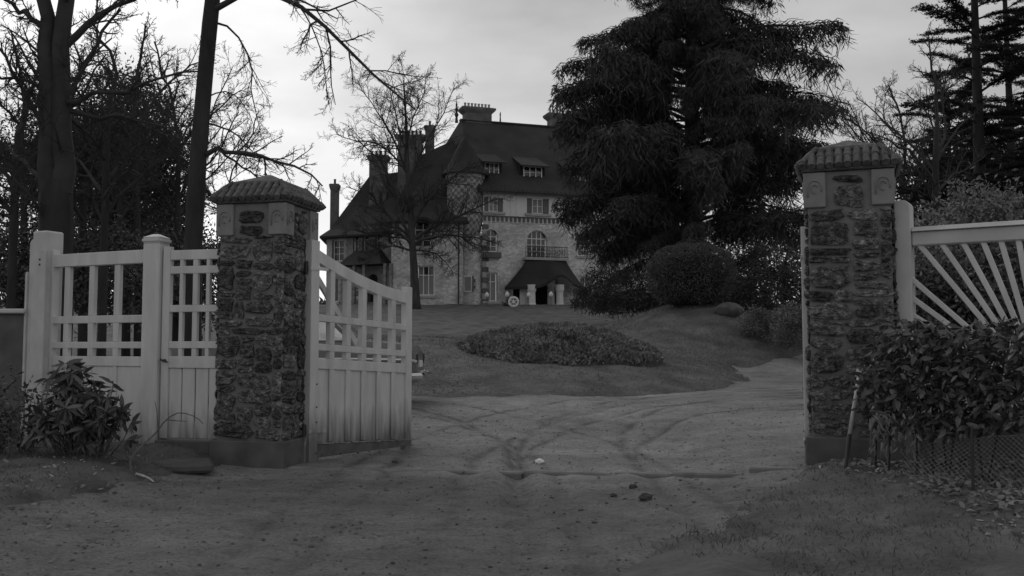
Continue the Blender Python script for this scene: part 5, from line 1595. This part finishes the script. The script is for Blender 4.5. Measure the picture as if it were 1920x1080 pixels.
# clipped ball, slope shrubs
def ball(px, Y, y0, y1, wpx, label, m='clipped'):
    rs = np.random.RandomState(80); c = at(px, (y0 + y1) / 2, Y); rx = wpx / F * Y / 2; rz = (y1 - y0) / F * Y / 2
    f = Vector((c.x, c.y, c.z - rz)); root = empty('clipped_bush', f, label, 'bush')
    n = 26000; d = rand_dirs(n, rs); bump = 1 + .035 * np.sin(d[:, 0] * 9 + 1) * np.sin(d[:, 2] * 8 + 2) + rs.normal(0, .022, n)
    sup = 1 / (np.abs(d) ** 2.5).sum(1) ** (1 / 2.5)
    P = d * np.array([rx, rx, rz]) * (sup * bump * (rs.uniform(.9, 1, n)))[:, None] + np.array([0, 0, rz])
    D = unit(d + rand_dirs(n, rs) * .9)
    V, Fc = diamonds(P, D, side_of(D, rs), .075 * rs.uniform(.6, 1.4, n), .035 * rs.uniform(.6, 1.4, n))
    o = link('foliage', np_mesh('foliage', V, Fc, M[m]), root); o['kind'] = 'stuff'
    mb = MB(); r = random.Random(5)
    for k in range(16):
        a = r.uniform(0, 6.28); e = r.uniform(.3, 1.3); q = Vector((math.cos(a) * math.cos(e) * rx, math.sin(a) * math.cos(e) * rx, math.sin(e) * rz * 1.6)) * .8
        mb.tube([f - Zv * .3, f + q * .4, f + q], [.06, .04, .015], 5)
    mb.build('stem', M['bark_dark'], root)
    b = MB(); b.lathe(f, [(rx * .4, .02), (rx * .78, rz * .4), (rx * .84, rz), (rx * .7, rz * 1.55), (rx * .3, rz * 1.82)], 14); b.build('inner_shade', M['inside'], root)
ball(1296, 35, 459, 574, 160, 'big clipped round evergreen bush on the crest of the bank')
evergreen('evergreen_bush', 1430, 31, 575, 640, 95, 'creeping shrub spilling down the bank by the gate leaf', 'bush', 'juniper', 81, 60, 110, .075, .2, False, hollow=.3)
evergreen('evergreen_bush', 1490, 29.5, 568, 668, 90, 'ivy clad hump against the right gate leaf', 'bush', 'juniper', 82, 70, 110, .075, .2, False, hollow=.3)
evergreen('evergreen_bush', 1440, 41, 490, 600, 170, 'dark bush between the clipped ball and the right pier', 'bush', 'box', 83, 110, 90, .13, .4, False)
evergreen('evergreen_bush', 1160, 44, 500, 590, 150, 'dark low bush under the skirts of the fir', 'bush', 'box', 84, 90, 90, .12, .35, False)
evergreen('evergreen_bush', 1100, 52, 535, 590, 70, 'little dark bush at the left foot of the fir', 'bush', 'box', 85, 30, 80, .12, .3, False)
evergreen('evergreen_tree', 1470, 70, 430, 590, 230, 'distant dark evergreen between the fir and right pier', 'tree', 'evergreen', 86, 120, 70, .3, .9)
evergreen('evergreen_bush', 952, 73, 560, 583, 26, 'small ragged bush before the porch beside the white wheel', 'bush', 'box', 87, 14, 60, .12, .2, False)
p = at(1366, 582, 33); b = bmesh.new(); bmesh.ops.create_icosphere(b, subdivisions=3, radius=1)
rs = np.random.RandomState(3)
for v in b.verts: v.co = Vector((v.co.x * .5, v.co.y * .4, v.co.z * .3)) * (1 + .12 * math.sin(v.co.x * 7 + 1) * math.cos(v.co.y * 6 + v.co.z * 5))
me = bpy.data.meshes.new('boulder'); b.to_mesh(me); b.free(); me.materials.append(M['plinth'])
me.polygons.foreach_set('use_smooth', np.ones(len(me.polygons), bool))
tag(link('boulder', me, None, (p.x, p.y, LZ(p.x, p.y) + .12)), 'dark boulder on the bank right of the clipped bush', 'boulder')
# far belt of trees
rs = np.random.RandomState(90); n = 260
X = rs.uniform(-170, 170, n); Yy = rs.uniform(130, 190, n)
V, Fc = [], []; base = 0
for k in range(n):
    hgt = rs.uniform(2.2, 4.2)
    v, f = leaf_cloud((X[k], Yy[k], 4.7 + hgt * .5), (hgt * .9, hgt * .7, hgt * .55), 10, 14, 1.1, rs, cl=1.3)
    V.append(v); Fc.append(f + base); base += len(v)
o = link('far_woods', np_mesh('far_woods', np.concatenate(V), np.concatenate(Fc), M['evergreen']))
tag(o, 'far low belt of woods beyond the house', kind='stuff')

# planted mound on the island
rs = np.random.RandomState(95)
cx, cy, R = 1.2, 24.5, 2.68
def bed_z(x, y):
    r2 = ((x - cx) ** 2 + (y - cy) ** 2) / R ** 2
    return .5 * lawn_z(x, y) + .5 * lawn_z(np.full_like(x, cx), y) + .68 * np.clip(1 - r2, 0, 1) ** .85 - .6 * np.clip(r2 - .98, 0, 1) * 4 + .03 * snoise(x, y, 61, 4, 3)
V, Fc = grid_mesh(np.linspace(cx - R * 1.06, cx + R * 1.06, 70), np.linspace(cy - R * 1.06, cy + R * 1.06, 70), bed_z)
bed = link('flower_bed', np_mesh('flower_bed', V, Fc, M['bed_soil'], True)); tag(bed, 'low domed planting bed on the lawn island', kind='structure')
n = 26000
a = rs.uniform(0, 6.283, n); r = R * np.sqrt(rs.uniform(0, 1, n)); X = cx + r * np.cos(a); Y_ = cy + r * np.sin(a)
P = np.stack([X, Y_, bed_z(X, Y_) + rs.uniform(0, .05, n)], 1)
D = unit(np.stack([rs.normal(0, .8, n), rs.normal(0, .8, n), rs.uniform(.25, 1.2, n)], 1))
V, Fc = diamonds(P, D, side_of(D, rs), .10 * rs.uniform(.5, 1.5, n), .06 * rs.uniform(.5, 1.4, n))
o = link('ground_cover', np_mesh('ground_cover', V, Fc, M['cover'])); tag(o, 'dense leafy ground cover on the domed bed', kind='stuff')

# ------------------------------------------------------------------ hedge and shrubs with pickable leaves
def leaf_mesh(name, m, L=1.0, W=.36, fold=.12, curl=.18, n=4):
    vs, fs = [], []
    for i in range(n + 1):
        t = i / n; w = W * .5 * math.sin(math.pi * min(t * .93 + .06, 1)) ** .8 if 0 < i < n else .015
        z = -curl * t * t
        vs += [(t * L, -w, z + fold * w), (t * L, 0, z), (t * L, w, z + fold * w)]
    for i in range(n):
        b = 3 * i; fs += [(b, b + 1, b + 4, b + 3), (b + 1, b + 2, b + 5, b + 4)]
    me = bpy.data.meshes.new(name); me.from_pydata(vs, [], fs); me.materials.append(m)
    me.polygons.foreach_set('use_smooth', np.ones(len(me.polygons), bool)); return me
def leaf_obj(me, parent, pos, d, size, r):
    o = bpy.data.objects.new('leaf', me); COL.objects.link(o); o.parent = parent
    d = Vector(d).normalized(); x = d; rv = Vector((r.gauss(0, 1), r.gauss(0, 1) - .8, r.gauss(0, 1) + 1.2)); y = rv.cross(x).normalized(); z = x.cross(y)
    p = Vector(pos) - wpos(parent); s = size
    o.matrix_basis = Matrix(((x.x * s, y.x * s, z.x * s, p.x), (x.y * s, y.y * s, z.y * s, p.y), (x.z * s, y.z * s, z.z * s, p.z), (0, 0, 0, 1)))
    return o
def leaf_stuff(name, leaves, parent, m, W=.4, rs=NR):
    """many leaves joined: each folded along its midrib (4 triangles)"""
    P = np.array([l[0] for l in leaves]); D = unit(np.array([l[1] for l in leaves], float)); L = np.array([l[2] for l in leaves])[:, None]
    S = side_of(D, rs); N_ = np.cross(D, S)
    a = P; b1 = P + D * L * .35 + S * L * W * .5 + N_ * L * .05; b2 = P + D * L * .35 - S * L * W * .5 + N_ * L * .05
    c1 = P + D * L * .72 + S * L * W * .38 + N_ * L * .03; c2 = P + D * L * .72 - S * L * W * .38 + N_ * L * .03
    md = P + D * L * .5; e = P + D * L - N_ * L * .06
    V = np.stack([a, b1, c1, e, c2, b2, md], 1).reshape(-1, 3); n = len(P); i = np.arange(n)[:, None] * 7
    Fc = np.concatenate([i + np.array([[q]]).reshape(1, 3) for q in ((0, 1, 6), (1, 2, 6), (2, 3, 6), (3, 4, 6), (4, 5, 6), (5, 0, 6))], 1).reshape(-1, 3)
    off = np.array(wpos(parent)); o = link(name, np_mesh(name, V - off, Fc, m), parent); o['kind'] = 'stuff'; return o

r = random.Random(8)
h0 = at(1640, 700, 8.55); h1 = at(2080, 700, 6.9)
hd = Vector((h1.x - h0.x, h1.y - h0.y, 0)); hL = hd.length; hu = hd.normalized(); hn = Vector((hu.y, -hu.x, 0))
hb = Vector((h0.x, h0.y, VZ(h0.x, h0.y))) + hu * hL * .4
hedge = empty('laurel_hedge', Vector((hb.x, hb.y, Hz(hb.x, hb.y))), 'glossy broad leaved laurel hedge in front of the sunburst fence', 'hedge')
LM = [leaf_mesh('leaf', M['laurel'], 1, .40, .25, .15 + .12 * k) for k in range(3)]
def hedge_pt(front):
    while True:
        s = r.uniform(.0, hL); z = r.uniform(.52, 1.56)
        d = r.uniform(.16, .30) if front else r.uniform(-.35, .2)
        ztop = 1.50 + .03 * math.sin(s * 5) + .02 * math.sin(s * 13 + 1) - (.22 * max(0, .22 - s) / .22 if s < .22 else 0)
        zlow = .62 + .08 * math.sin(s * 4 + 2)
        if z > ztop or z < zlow: continue
        if front and z > ztop - .1: d -= (z - ztop + .1) * 1.5
        return Vector((h0.x, h0.y, z)) + hu * s + hn * d
def hdir():
    return Vector((r.gauss(0, .7), r.gauss(0, .7), r.gauss(-.25, .7))) + hn * r.uniform(.2, 1.0)
cnt = 0
for k in range(300):
    p = hedge_pt(True)
    leaf_obj(LM[k % 3], hedge, p, hdir(), r.uniform(.075, .12), r)
rest = []
for k in range(5200):
    p = hedge_pt(k % 5 == 0); rest.append((tuple(p), tuple(hdir()), r.uniform(.06, .115)))
leaf_stuff('foliage', rest, hedge, M['laurel'])
mb = MB()
for k in range(16):
    s = r.uniform(0, hL); p = Vector((h0.x, h0.y, 0)) + hu * s + hn * r.uniform(-.2, .15); p.z = Hz(p.x, p.y) - .03
    q = p + Vector((r.gauss(0, .08), r.gauss(0, .05), r.uniform(.6, .8))); e = q + Vector((r.gauss(0, .12), r.gauss(0, .06), r.uniform(.3, .6)))
    mb.tube([p, q, e], [.010, .008, .004], 5, cap=False)
mb.build('stem', M['bark_dark'], hedge)

# rhododendron in front of the fence panel
rb = on_ground(146, 820, 9.25, 0); rb.z = VZ(rb.x, rb.y)
rho = empty('rhododendron', rb, 'rhododendron bush with drooping whorled leaves below the white fence panel', 'bush')
RM = [leaf_mesh('leaf', M['rhodo'], 1, .27, .2, .2 + .2 * k) for k in range(3)]
mb = MB(); rest = []; ros = []
cen = Vector((rb.x, rb.y, rb.z + .36))
for k in range(84):
    a = r.uniform(0, 6.28); e = math.asin(r.uniform(-.45, 1)); q = r.uniform(.45, 1.0) * (1 + .18 * math.sin(a * 3 + 1) * math.cos(e))
    t = cen + Vector((math.cos(a) * math.cos(e) * .52, math.sin(a) * math.cos(e) * .34, math.sin(e) * .60)) * q
    if t.z < rb.z + .12: t.z = rb.z + .12 + r.uniform(0, .1)
    b0 = rb + Vector(((t.x - rb.x) * .45 + r.gauss(0, .05), r.uniform(-.05, .2), -.03)); mid = b0.lerp(t, .55) + Vector((r.gauss(0, .05), r.gauss(0, .04), .0))
    mb.tube([b0, mid, t], [.007, .005, .004], 4, cap=False)
    ros.append((t, (t - cen).normalized(), t.y))
ros.sort(key=lambda q: q[2]); nobj = 0
for i, (t, ax, _) in enumerate(ros):
    x = ax.cross(Vector((.2, .1, 1))).normalized(); y = ax.cross(x)
    for j in range(9):
        a = 6.283 * j / 9 + r.uniform(-.2, .2); d = (x * math.cos(a) + y * math.sin(a)) * 1.0 + ax * r.uniform(.1, .6) + Vector((0, 0, -.45))
        L = r.uniform(.11, .17)
        if nobj < 290: leaf_obj(RM[j % 3], rho, t, d, L, r); nobj += 1
        else: rest.append((tuple(t), tuple(d), L))
for k in range(500):
    t, ax, _ = r.choice(ros); rest.append((tuple(t.lerp(cen, r.uniform(.1, .7))), (r.gauss(0, 1), r.gauss(0, 1), r.gauss(-.4, .6)), r.uniform(.09, .15)))
leaf_stuff('foliage', rest, rho, M['rhodo'], .28)
mb.build('stem', M['stem'], rho)

# weedy shrub at the far left
wb_ = on_ground(14, 810, 9.3, 0); wb_.z = VZ(wb_.x, wb_.y)
wee = empty('weedy_shrub', wb_, 'straggly small leaved shrub at the far left before the low wall', 'bush')
mb = MB(); rest = []
for k in range(46):
    a = r.uniform(0, 6.28); l = r.uniform(.35, .95); x = r.uniform(-.28, .2)
    p0 = wb_ + Vector((x, r.uniform(-.2, .2), -.03)); p1_ = p0 + Vector((r.gauss(0, .08), r.gauss(0, .08), l * .6)); p2 = p1_ + Vector((r.gauss(0, .1), r.gauss(0, .1), l * .4))
    mb.tube([p0, p1_, p2], [.006, .004, .002], 3, cap=False)
    for j in range(30):
        t = r.uniform(.15, 1); p = p0.lerp(p1_, t * 2) if t < .5 else p1_.lerp(p2, t * 2 - 1)
        rest.append((tuple(p), (r.gauss(0, 1), r.gauss(0, 1), r.gauss(.1, .6)), r.uniform(.03, .075)))
leaf_stuff('foliage', rest, wee, M['evergreen'], .4); mb.build('stem', M['stem'], wee)

# leaf litter, gravel and clods
rs = np.random.RandomState(44)
n = 9000; X = rs.uniform(2.6, 6.5, n); Yq = rs.uniform(5.8, 9.6, n)
k = (X - 2.9 + .3 * rs.normal(size=n) > (9.0 - Yq) * .12) & (verge_mask(X, Yq) > .05) & (rs.uniform(0, 1, n) < np.clip((X - 2.7) * 1.1, 0, 1))
X, Yq = X[k], Yq[k]; P = np.stack([X, Yq, verge_z(X, Yq) + .008], 1); n = len(X)
D = unit(np.stack([rs.normal(size=n), rs.normal(size=n), rs.normal(.1, .2, n)], 1))
L_ = [(P[i], D[i], rs.uniform(.035, .08)) for i in range(n)]
root_l = empty('tmp_litter', (0, 0, 0)); o = leaf_stuff('leaf_litter', L_, root_l, M['litter'], .5, rs); o.parent = None
bpy.data.objects.remove(root_l); tag(o, 'carpet of fallen leaves on the ground under the hedge', kind='stuff')
n = 700; X = -2.6 - rs.uniform(0, 3.5, n); Yq = rs.uniform(5.5, 9.9, n); P = np.stack([X, Yq, verge_z(X, Yq) + .006], 1)
P[:, 2] = np.maximum(P[:, 2], H(X, Yq) + .004)
D = unit(np.stack([rs.normal(size=n), rs.normal(size=n), rs.normal(.1, .3, n)], 1))
root_l = empty('tmp_litter', (0, 0, 0)); o = leaf_stuff('leaf_litter', [(P[i], D[i], rs.uniform(.025, .06)) for i in range(n)], root_l, M['litter'], .5, rs); o.parent = None
bpy.data.objects.remove(root_l); tag(o, 'scattered dead leaves on the verge by the left pier', kind='stuff')

bm = bmesh.new(); bmesh.ops.create_icosphere(bm, subdivisions=1, radius=1)
iv = np.array([v.co[:] for v in bm.verts]); itri = np.array([[v.index for v in f.verts] for f in bm.faces]); bm.free()
n = 5200; X = rs.uniform(-5, 5, n); Yq = 4.3 + 13 * rs.uniform(0, 1, n) ** 1.2
k = (verge_mask(X, Yq) < -.05); X, Yq = X[k], Yq[k]; n = len(X)
S = .006 + .012 * rs.uniform(0, 1, n) ** 4
A = iv[None] * (S[:, None] * rs.uniform(.6, 1.3, (n, 1)))[:, :, None] * rs.uniform(.7, 1.3, (n, 1, 3)) * np.array([1, 1, .7])
V = (A + np.stack([X, Yq, H(X, Yq) + S * .2], 1)[:, None]).reshape(-1, 3); Fc = (itri[None] + (np.arange(n) * len(iv))[:, None, None]).reshape(-1, 3)
o = link('gravel', np_mesh('gravel', V, Fc, M['drive'])); tag(o, 'loose grit scattered over the drive', kind='stuff')
def clod(px, py, size, label, m, name='clod', cat='clod'):
    d = ray(px, py); t = (-CAM.z + .03) / d.z; p = CAM + d * t; z = VZ(p.x, p.y)
    b = bmesh.new(); bmesh.ops.create_icosphere(b, subdivisions=2, radius=1)
    rr_ = random.Random(int(px)); ph = rr_.uniform(0, 6)
    for v in b.verts: v.co = Vector((v.co.x * 1.2, v.co.y, v.co.z * .75)) * (1 + .2 * math.sin(v.co.x * 5 + ph) * math.cos(v.co.y * 4 + v.co.z * 6)) * size
    me = bpy.data.meshes.new(name); b.to_mesh(me); b.free(); me.materials.append(m)
    tag(link(name, me, None, (p.x, p.y, z + size * .35)), label, cat, 'clods and stones on the drive')
clod(1187, 915, .034, 'upper dark clod of earth on the drive before the threshold', M['bed_soil'])
clod(1210, 936, .05, 'larger dark clod of earth nearest the viewer on the drive', M['bed_soil'])
clod(1012, 866, .045, 'pale stone lying on the threshold in the middle of the gateway', M['white_orn'], 'stone_lump', 'stone')
clod(1150, 925, .025, 'small dark clod left of the larger clods', M['bed_soil'])
clod(740, 862, .03, 'dark clod near the outer end of the left gate leaf', M['bed_soil'])

# fallen branch before the wicket
Yf = 9.0
mb = MB(); z = Zv * .0
def gp_(px, py, Y): return at(px, py, Y)
q = [gp_(246, 884, 8.9), gp_(244, 862, 9.0), gp_(256, 846, 9.1), gp_(271, 831, 9.25), gp_(292, 812, 9.4), gp_(310, 789, 9.5), gp_(334, 774, 9.55), gp_(365, 781, 9.5), gp_(381, 795, 9.45)]
g0 = q[0].copy(); g0.z = VZ(g0.x, g0.y)
fb_ = empty('fallen_branch', g0, 'crooked dead branch propped up before the white wicket', 'branch')
mb.tube(resample(q, 16), [.012 * (1 - .7 * i / 15) for i in range(16)], 6)
mb.tube([gp_(312, 787, 9.5), gp_(330, 789, 9.5), gp_(350, 790, 9.4)], [.006, .005, .003], 5)
mb.tube([gp_(244, 862, 9.0), gp_(235, 852, 8.95), gp_(229, 840, 8.9)], [.009, .006, .003], 5)
mb.tube([gp_(296, 808, 9.4), gp_(294, 770, 9.45), gp_(290, 752, 9.5)], [.006, .004, .003], 5)
mb.tube([g0 + Vector((-.02, 0, .01)), q[0]], [.013, .012], 6)
mb.build('stick', M['stem'], fb_)
q = [gp_(255, 880, 8.8), gp_(275, 878, 8.85), gp_(288, 890, 8.7)]
for p in q: p.z = VZ(p.x, p.y) + .015
tag(MB().tube(resample(q, 6), [.014, .013, .012, .011, .009, .007], 6).build('stick', M['wood_pale'], None), 'short pale stick lying beside the crooked dead branch', 'stick')

# tool leaning on the right pier
g = on_ground(1585, 862, 8.5, 0); g.z = VZ(g.x, g.y)
tool = empty('garden_tool', g, 'long pale wooden tool handle leaning against the right pier', 'garden tool')
tA, tB, tC = g + Vector((0, 0, 0)), at(1593, 815, 8.62), at(1611, 703, 8.72)
MB().tube([tA, tB], [.016, .022], 8).build('socket', M['iron'], tool)
MB().tube([tB, tB.lerp(tC, .5), tC], [.02, .019, .019], 8).build('shaft', M['wood_pale'], tool, smooth=True)
dd = (tC - tB).normalized()
MB().bar(tC - dd * .02, tC + dd * .055, .03, .022).build('grip', M['wood_pale'], tool, bevel=.006)

# sagging wire netting, its iron stake and dead stems
r = random.Random(12)
n0, n1 = at(1700, 800, 8.2), at(2080, 800, 6.75)
nd = Vector((n1.x - n0.x, n1.y - n0.y, 0)); nL = nd.length; nu = nd.normalized()
ng = Vector((n0.x, n0.y, VZ(n0.x, n0.y)))
net = empty('wire_netting', ng, 'sagging chicken wire netting stretched below the laurel hedge', 'wire netting')
def npt(s, t):
    top = .62 - .10 * math.sin(math.pi * min(max(s / nL * 2.2, 0), 1)) + .03 * math.sin(s * 6)
    p = Vector((n0.x, n0.y, 0)) + nu * s
    g_ = Hz(p.x, p.y) + .05
    return Vector((p.x, p.y, g_ + (top - g_) * t)) + Vector((nu.y, -nu.x, 0)) * (.05 * math.sin(s * 4 + t * 3) + .08 * (1 - t))
mb = MB(); st = .05; nw = int(nL / st); hgt = .5
for k in range(-10, nw):
    for sg in (1, -1):
        pts = []
        for j in range(7):
            t = j / 6; s = k * st + (hgt * t if sg > 0 else hgt * (1 - t))
            if 0 <= s <= nL: pts.append(npt(s, t))
        if len(pts) > 1: mb.tube(pts, [.0021] * len(pts), 3, cap=False)
mb.tube([npt(s, 1) for s in np.linspace(0, nL, 20)], [.003] * 20, 4, cap=False)
o = mb.build('wire_mesh', M['wire'], net); o['kind'] = 'stuff'
g = on_ground(1823, 1000, 6.9, 0)
pb = at(1824, 905, 7.15); pb.z = VZ(pb.x, pb.y) - .1
pt = at(1822, 800, 7.15)
tag(MB().tube([pb, pb.lerp(pt, .5), pt], [.013, .013, .012], 8).build('iron_stake', M['iron'], None), 'thin dark iron stake standing in the leaf litter', 'stake')
mb = MB(); g = at(1735, 880, 8.0); g.z = VZ(g.x, g.y)
ds = empty('dead_bramble', g, 'dead bramble stems hanging over the netting by the hedge end', 'plant')
for L in ([(1705, 785), (1722, 800), (1738, 860), (1752, 920), (1765, 945)], [(1716, 765), (1724, 800), (1731, 860)], [(1632, 770), (1665, 778), (1690, 800), (1708, 812)], [(1635, 850), (1632, 820), (1640, 790), (1660, 783)], [(1664, 868), (1665, 830), (1662, 800), (1672, 780)], [(1700, 855), (1704, 825), (1710, 800)]):
    pts = resample(pxl(L, 7.95, r.uniform(-.2, .2)), 9); mb.tube(pts, [.009 - .0006 * i for i in range(9)], 5)
mb.build('stem', M['stem'], ds)
rest = [(tuple(at(r.uniform(1630, 1720), r.uniform(770, 850), 7.95 + r.uniform(-.1, .2))), (r.gauss(0, .5), r.gauss(0, .5), -1), r.uniform(.04, .09)) for k in range(150)]
leaf_stuff('dry_leaves', rest, ds, M['litter'], .3)

# ------------------------------------------------------------------ motor car on the drive behind the left gate leaf
def car():
    Yc = 17.2
    xr = at(783, 700, 16.4).x
    g = Hz(-3.9, Yc) + .01
    c = Vector((xr - 2.35, Yc, g))
    root = empty('parked_car', c, 'saloon car with chrome bumper parked behind the open left gate leaf', 'car')
    def P(x, y, z): return c + Vector((x, y, z))
    # body: lofted sections (x from tail at +2.3 to nose at -2.3); half width, sill z, belt z
    secs = [(2.32, .74, .52, .90), (2.22, .82, .36, 1.04), (1.7, .87, .28, 1.10), (.9, .89, .25, 1.14), (0, .90, .24, 1.14), (-.8, .90, .24, 1.12), (-1.5, .88, .27, 1.08), (-2.1, .84, .33, 1.02), (-2.3, .74, .46, .88)]
    b = MB(); ring = []
    for x, w, z0, z1 in secs:
        pts = [(-w * .92, z0), (-w, z0 + .12), (-w * 1.01, (z0 + z1) / 2), (-w * .97, z1 - .1), (-w * .88, z1), (0, z1 + .03), (w * .88, z1), (w * .97, z1 - .1), (w * 1.01, (z0 + z1) / 2), (w, z0 + .12), (w * .92, z0)]
        ring.append([P(x, y, z) for y, z in pts])
    n = len(ring[0]); vs = [p for R_ in ring for p in R_]; fs = []
    for i in range(len(ring) - 1):
        for k in range(n):
            k2 = (k + 1) % n; fs.append((i * n + k, i * n + k2, (i + 1) * n + k2, (i + 1) * n + k))
    fs += [tuple(range(n)), tuple(range((len(ring) - 1) * n, len(ring) * n))[::-1]]
    b.add(vs, fs).build('body', M['car'], root, smooth=False, bevel=.02, seg=2)
    # cabin
    bot = [(1.15, .80), (-1.0, .80)]; zt = 1.60
    lo = [P(1.2, -.80, 1.13), P(-1.15, -.80, 1.12), P(-1.15, .80, 1.12), P(1.2, .80, 1.13)]
    hi = [P(.72, -.62, zt - .06), P(-.5, -.62, zt - .06), P(-.5, .62, zt - .06), P(.72, .62, zt - .06)]
    MB().add(lo + hi, [(3, 2, 1, 0), (4, 5, 6, 7), (0, 1, 5, 4), (1, 2, 6, 5), (2, 3, 7, 6), (3, 0, 4, 7)]).build('greenhouse', M['car_glass'], root)
    b = MB(); top = [P(.85, -.66, zt - .05), P(-.6, -.66, zt - .05), P(-.6, .66, zt - .05), P(.85, .66, zt - .05)]
    b.add(top + [Vector((p.x * .9 + c.x * .1, p.y * .85 + c.y * .15, zt + .05 + c.z)) for p in top], [(3, 2, 1, 0), (4, 5, 6, 7)] + [(i, (i + 1) % 4, 4 + (i + 1) % 4, 4 + i) for i in range(4)])
    b.build('roof', M['car'], root, bevel=.03, seg=2)
    b = MB()
    for lo_, hi_ in zip(lo, hi): b.bar(lo_, hi_ + Zv * .03, .035, .03)
    for s in (-1, 1): b.bar(P(.05, s * .815, 1.13), P(.1, s * .63, zt - .03), .03, .02)
    b.build('pillar', M['car'], root)
    for s in (-1, 1):
        b = MB(); b.bar(P(1.3, s * .80, 1.155), P(-1.2, s * .80, 1.145), .014, .016); b.build('belt_trim', M['chrome'], root)
        b = MB(); pts = [P(x, s * (w * 1.015 + .004), .80 + (z1 - 1.1) * .2) for x, w, z0, z1 in secs[:-1]]
        b.tube(pts, [.03] * len(pts), 6); b.build('side_trim', M['chrome'], root)
        for xw in (1.42, -1.38):
            b = MB(); b.tube([P(xw, s * .66, .33), P(xw, s * .70, .33), P(xw, s * .86, .33), P(xw, s * .885, .33)], [.27, .33, .33, .28], 24)
            w_ = b.build('wheel', M['tyre'], root)
            MB().tube([P(xw, s * .87, .33), P(xw, s * .895, .33), P(xw, s * .905, .33)], [.2, .19, .06], 20).build('hubcap', M['chrome'], w_)
            MB().tube([P(xw, s * .84, .33), P(xw, s * .906, .33)], [.37, .36], 24).build('arch_trim', M['tyre'], w_) if False else None
        MB().tube([P(2.25, s * .60, .82), P(2.33, s * .60, .82), P(2.34, s * .60, .82)], [.09, .09, .05], 12).build('tail_light', M['glass'], root)
        MB().tube([P(2.30, s * .60, .82), P(2.325, s * .60, .82)], [.105, .1], 14).build('lamp_ring', M['iron'], root)
        MB().tube([P(-2.2, s * .62, .80), P(-2.36, s * .62, .80)], [.12, .1], 12).build('headlight', M['white_orn'], root)
    for x, s in ((2.42, 1), (-2.4, -1)):
        b = MB(); pts = [P(x - s * .32, -.93, .50), P(x - s * .05, -.88, .50), P(x, -.6, .50), P(x + s * .02, 0, .50), P(x, .6, .50), P(x - s * .05, .88, .50), P(x - s * .32, .93, .50)]
        b.tube(resample(pts, 15), [.075] * 15, 8); b.build('bumper', M['chrome'], root)
    MB().box(P(2.325, 0, .72), Vector((.012, 0, 0)), Vector((0, .26, 0)), Zv * .06).build('number_plate', M['white_orn'], root)
    MB().tube([P(-2.31, -.5, .72), P(-2.33, 0, .74), P(-2.31, .5, .72)], [.07, .08, .07], 8).build('grille', M['chrome'], root)
car()

# ------------------------------------------------------------------ small pale things before the porch
Yo = 72.0
p = at(963, 569, Yo); gz = max(LZ(p.x, p.y), Hz(p.x, p.y))
wh = empty('wheel_ornament', Vector((p.x, p.y, gz)), 'white round wheel like ornament standing on edge before the porch', 'ornament')
R_ = .40; cw = Vector((p.x, p.y, gz + R_ - .02))
MB().tube([cw + Vector((R_ * .86 * math.cos(t), 0, R_ * .86 * math.sin(t))) for t in np.linspace(0, 6.2832, 25)], [.09] * 25, 8, cap=False).build('rim', M['white_orn'], wh)
for k in range(3):
    t = k * math.pi / 3 + .5; d = Vector((math.cos(t), 0, math.sin(t))) * R_ * .85
    MB().tube([cw - d, cw + d], [.04, .04], 6).build('spoke', M['white_orn'], wh)
MB().tube([cw + Vector((0, -.1, 0)), cw + Vector((0, .1, 0))], [.13, .13], 12).build('hub', M['white_orn'], wh)
for px, py, lab in ((913, 553, 'pale ball on a stake below the tall ground floor window'), (951, 552, 'pale ball on a stake above the white wheel'), (991, 553, 'pale ball on a stake before the left porch column'), (1033, 552, 'pale ball on a stake at the dark porch doorway')):
    p = at(px, py, 73.0); g_ = max(LZ(p.x, p.y), Hz(p.x, p.y))
    root = empty('garden_lamp', Vector((p.x, p.y, g_)), lab, 'garden lamp', 'pale balls on stakes before the porch')
    MB().tube([Vector((p.x, p.y, g_ - .1)), Vector((p.x, p.y, p.z - .1))], [.025, .02], 6).build('stake', M['iron'], root)
    MB().lathe(Vector((p.x, p.y, p.z - .2)), [(.06, 0), (.15, .08), (.17, .2), (.12, .33), (.04, .42)], 10).build('globe', M['white_orn'], root, smooth=True)
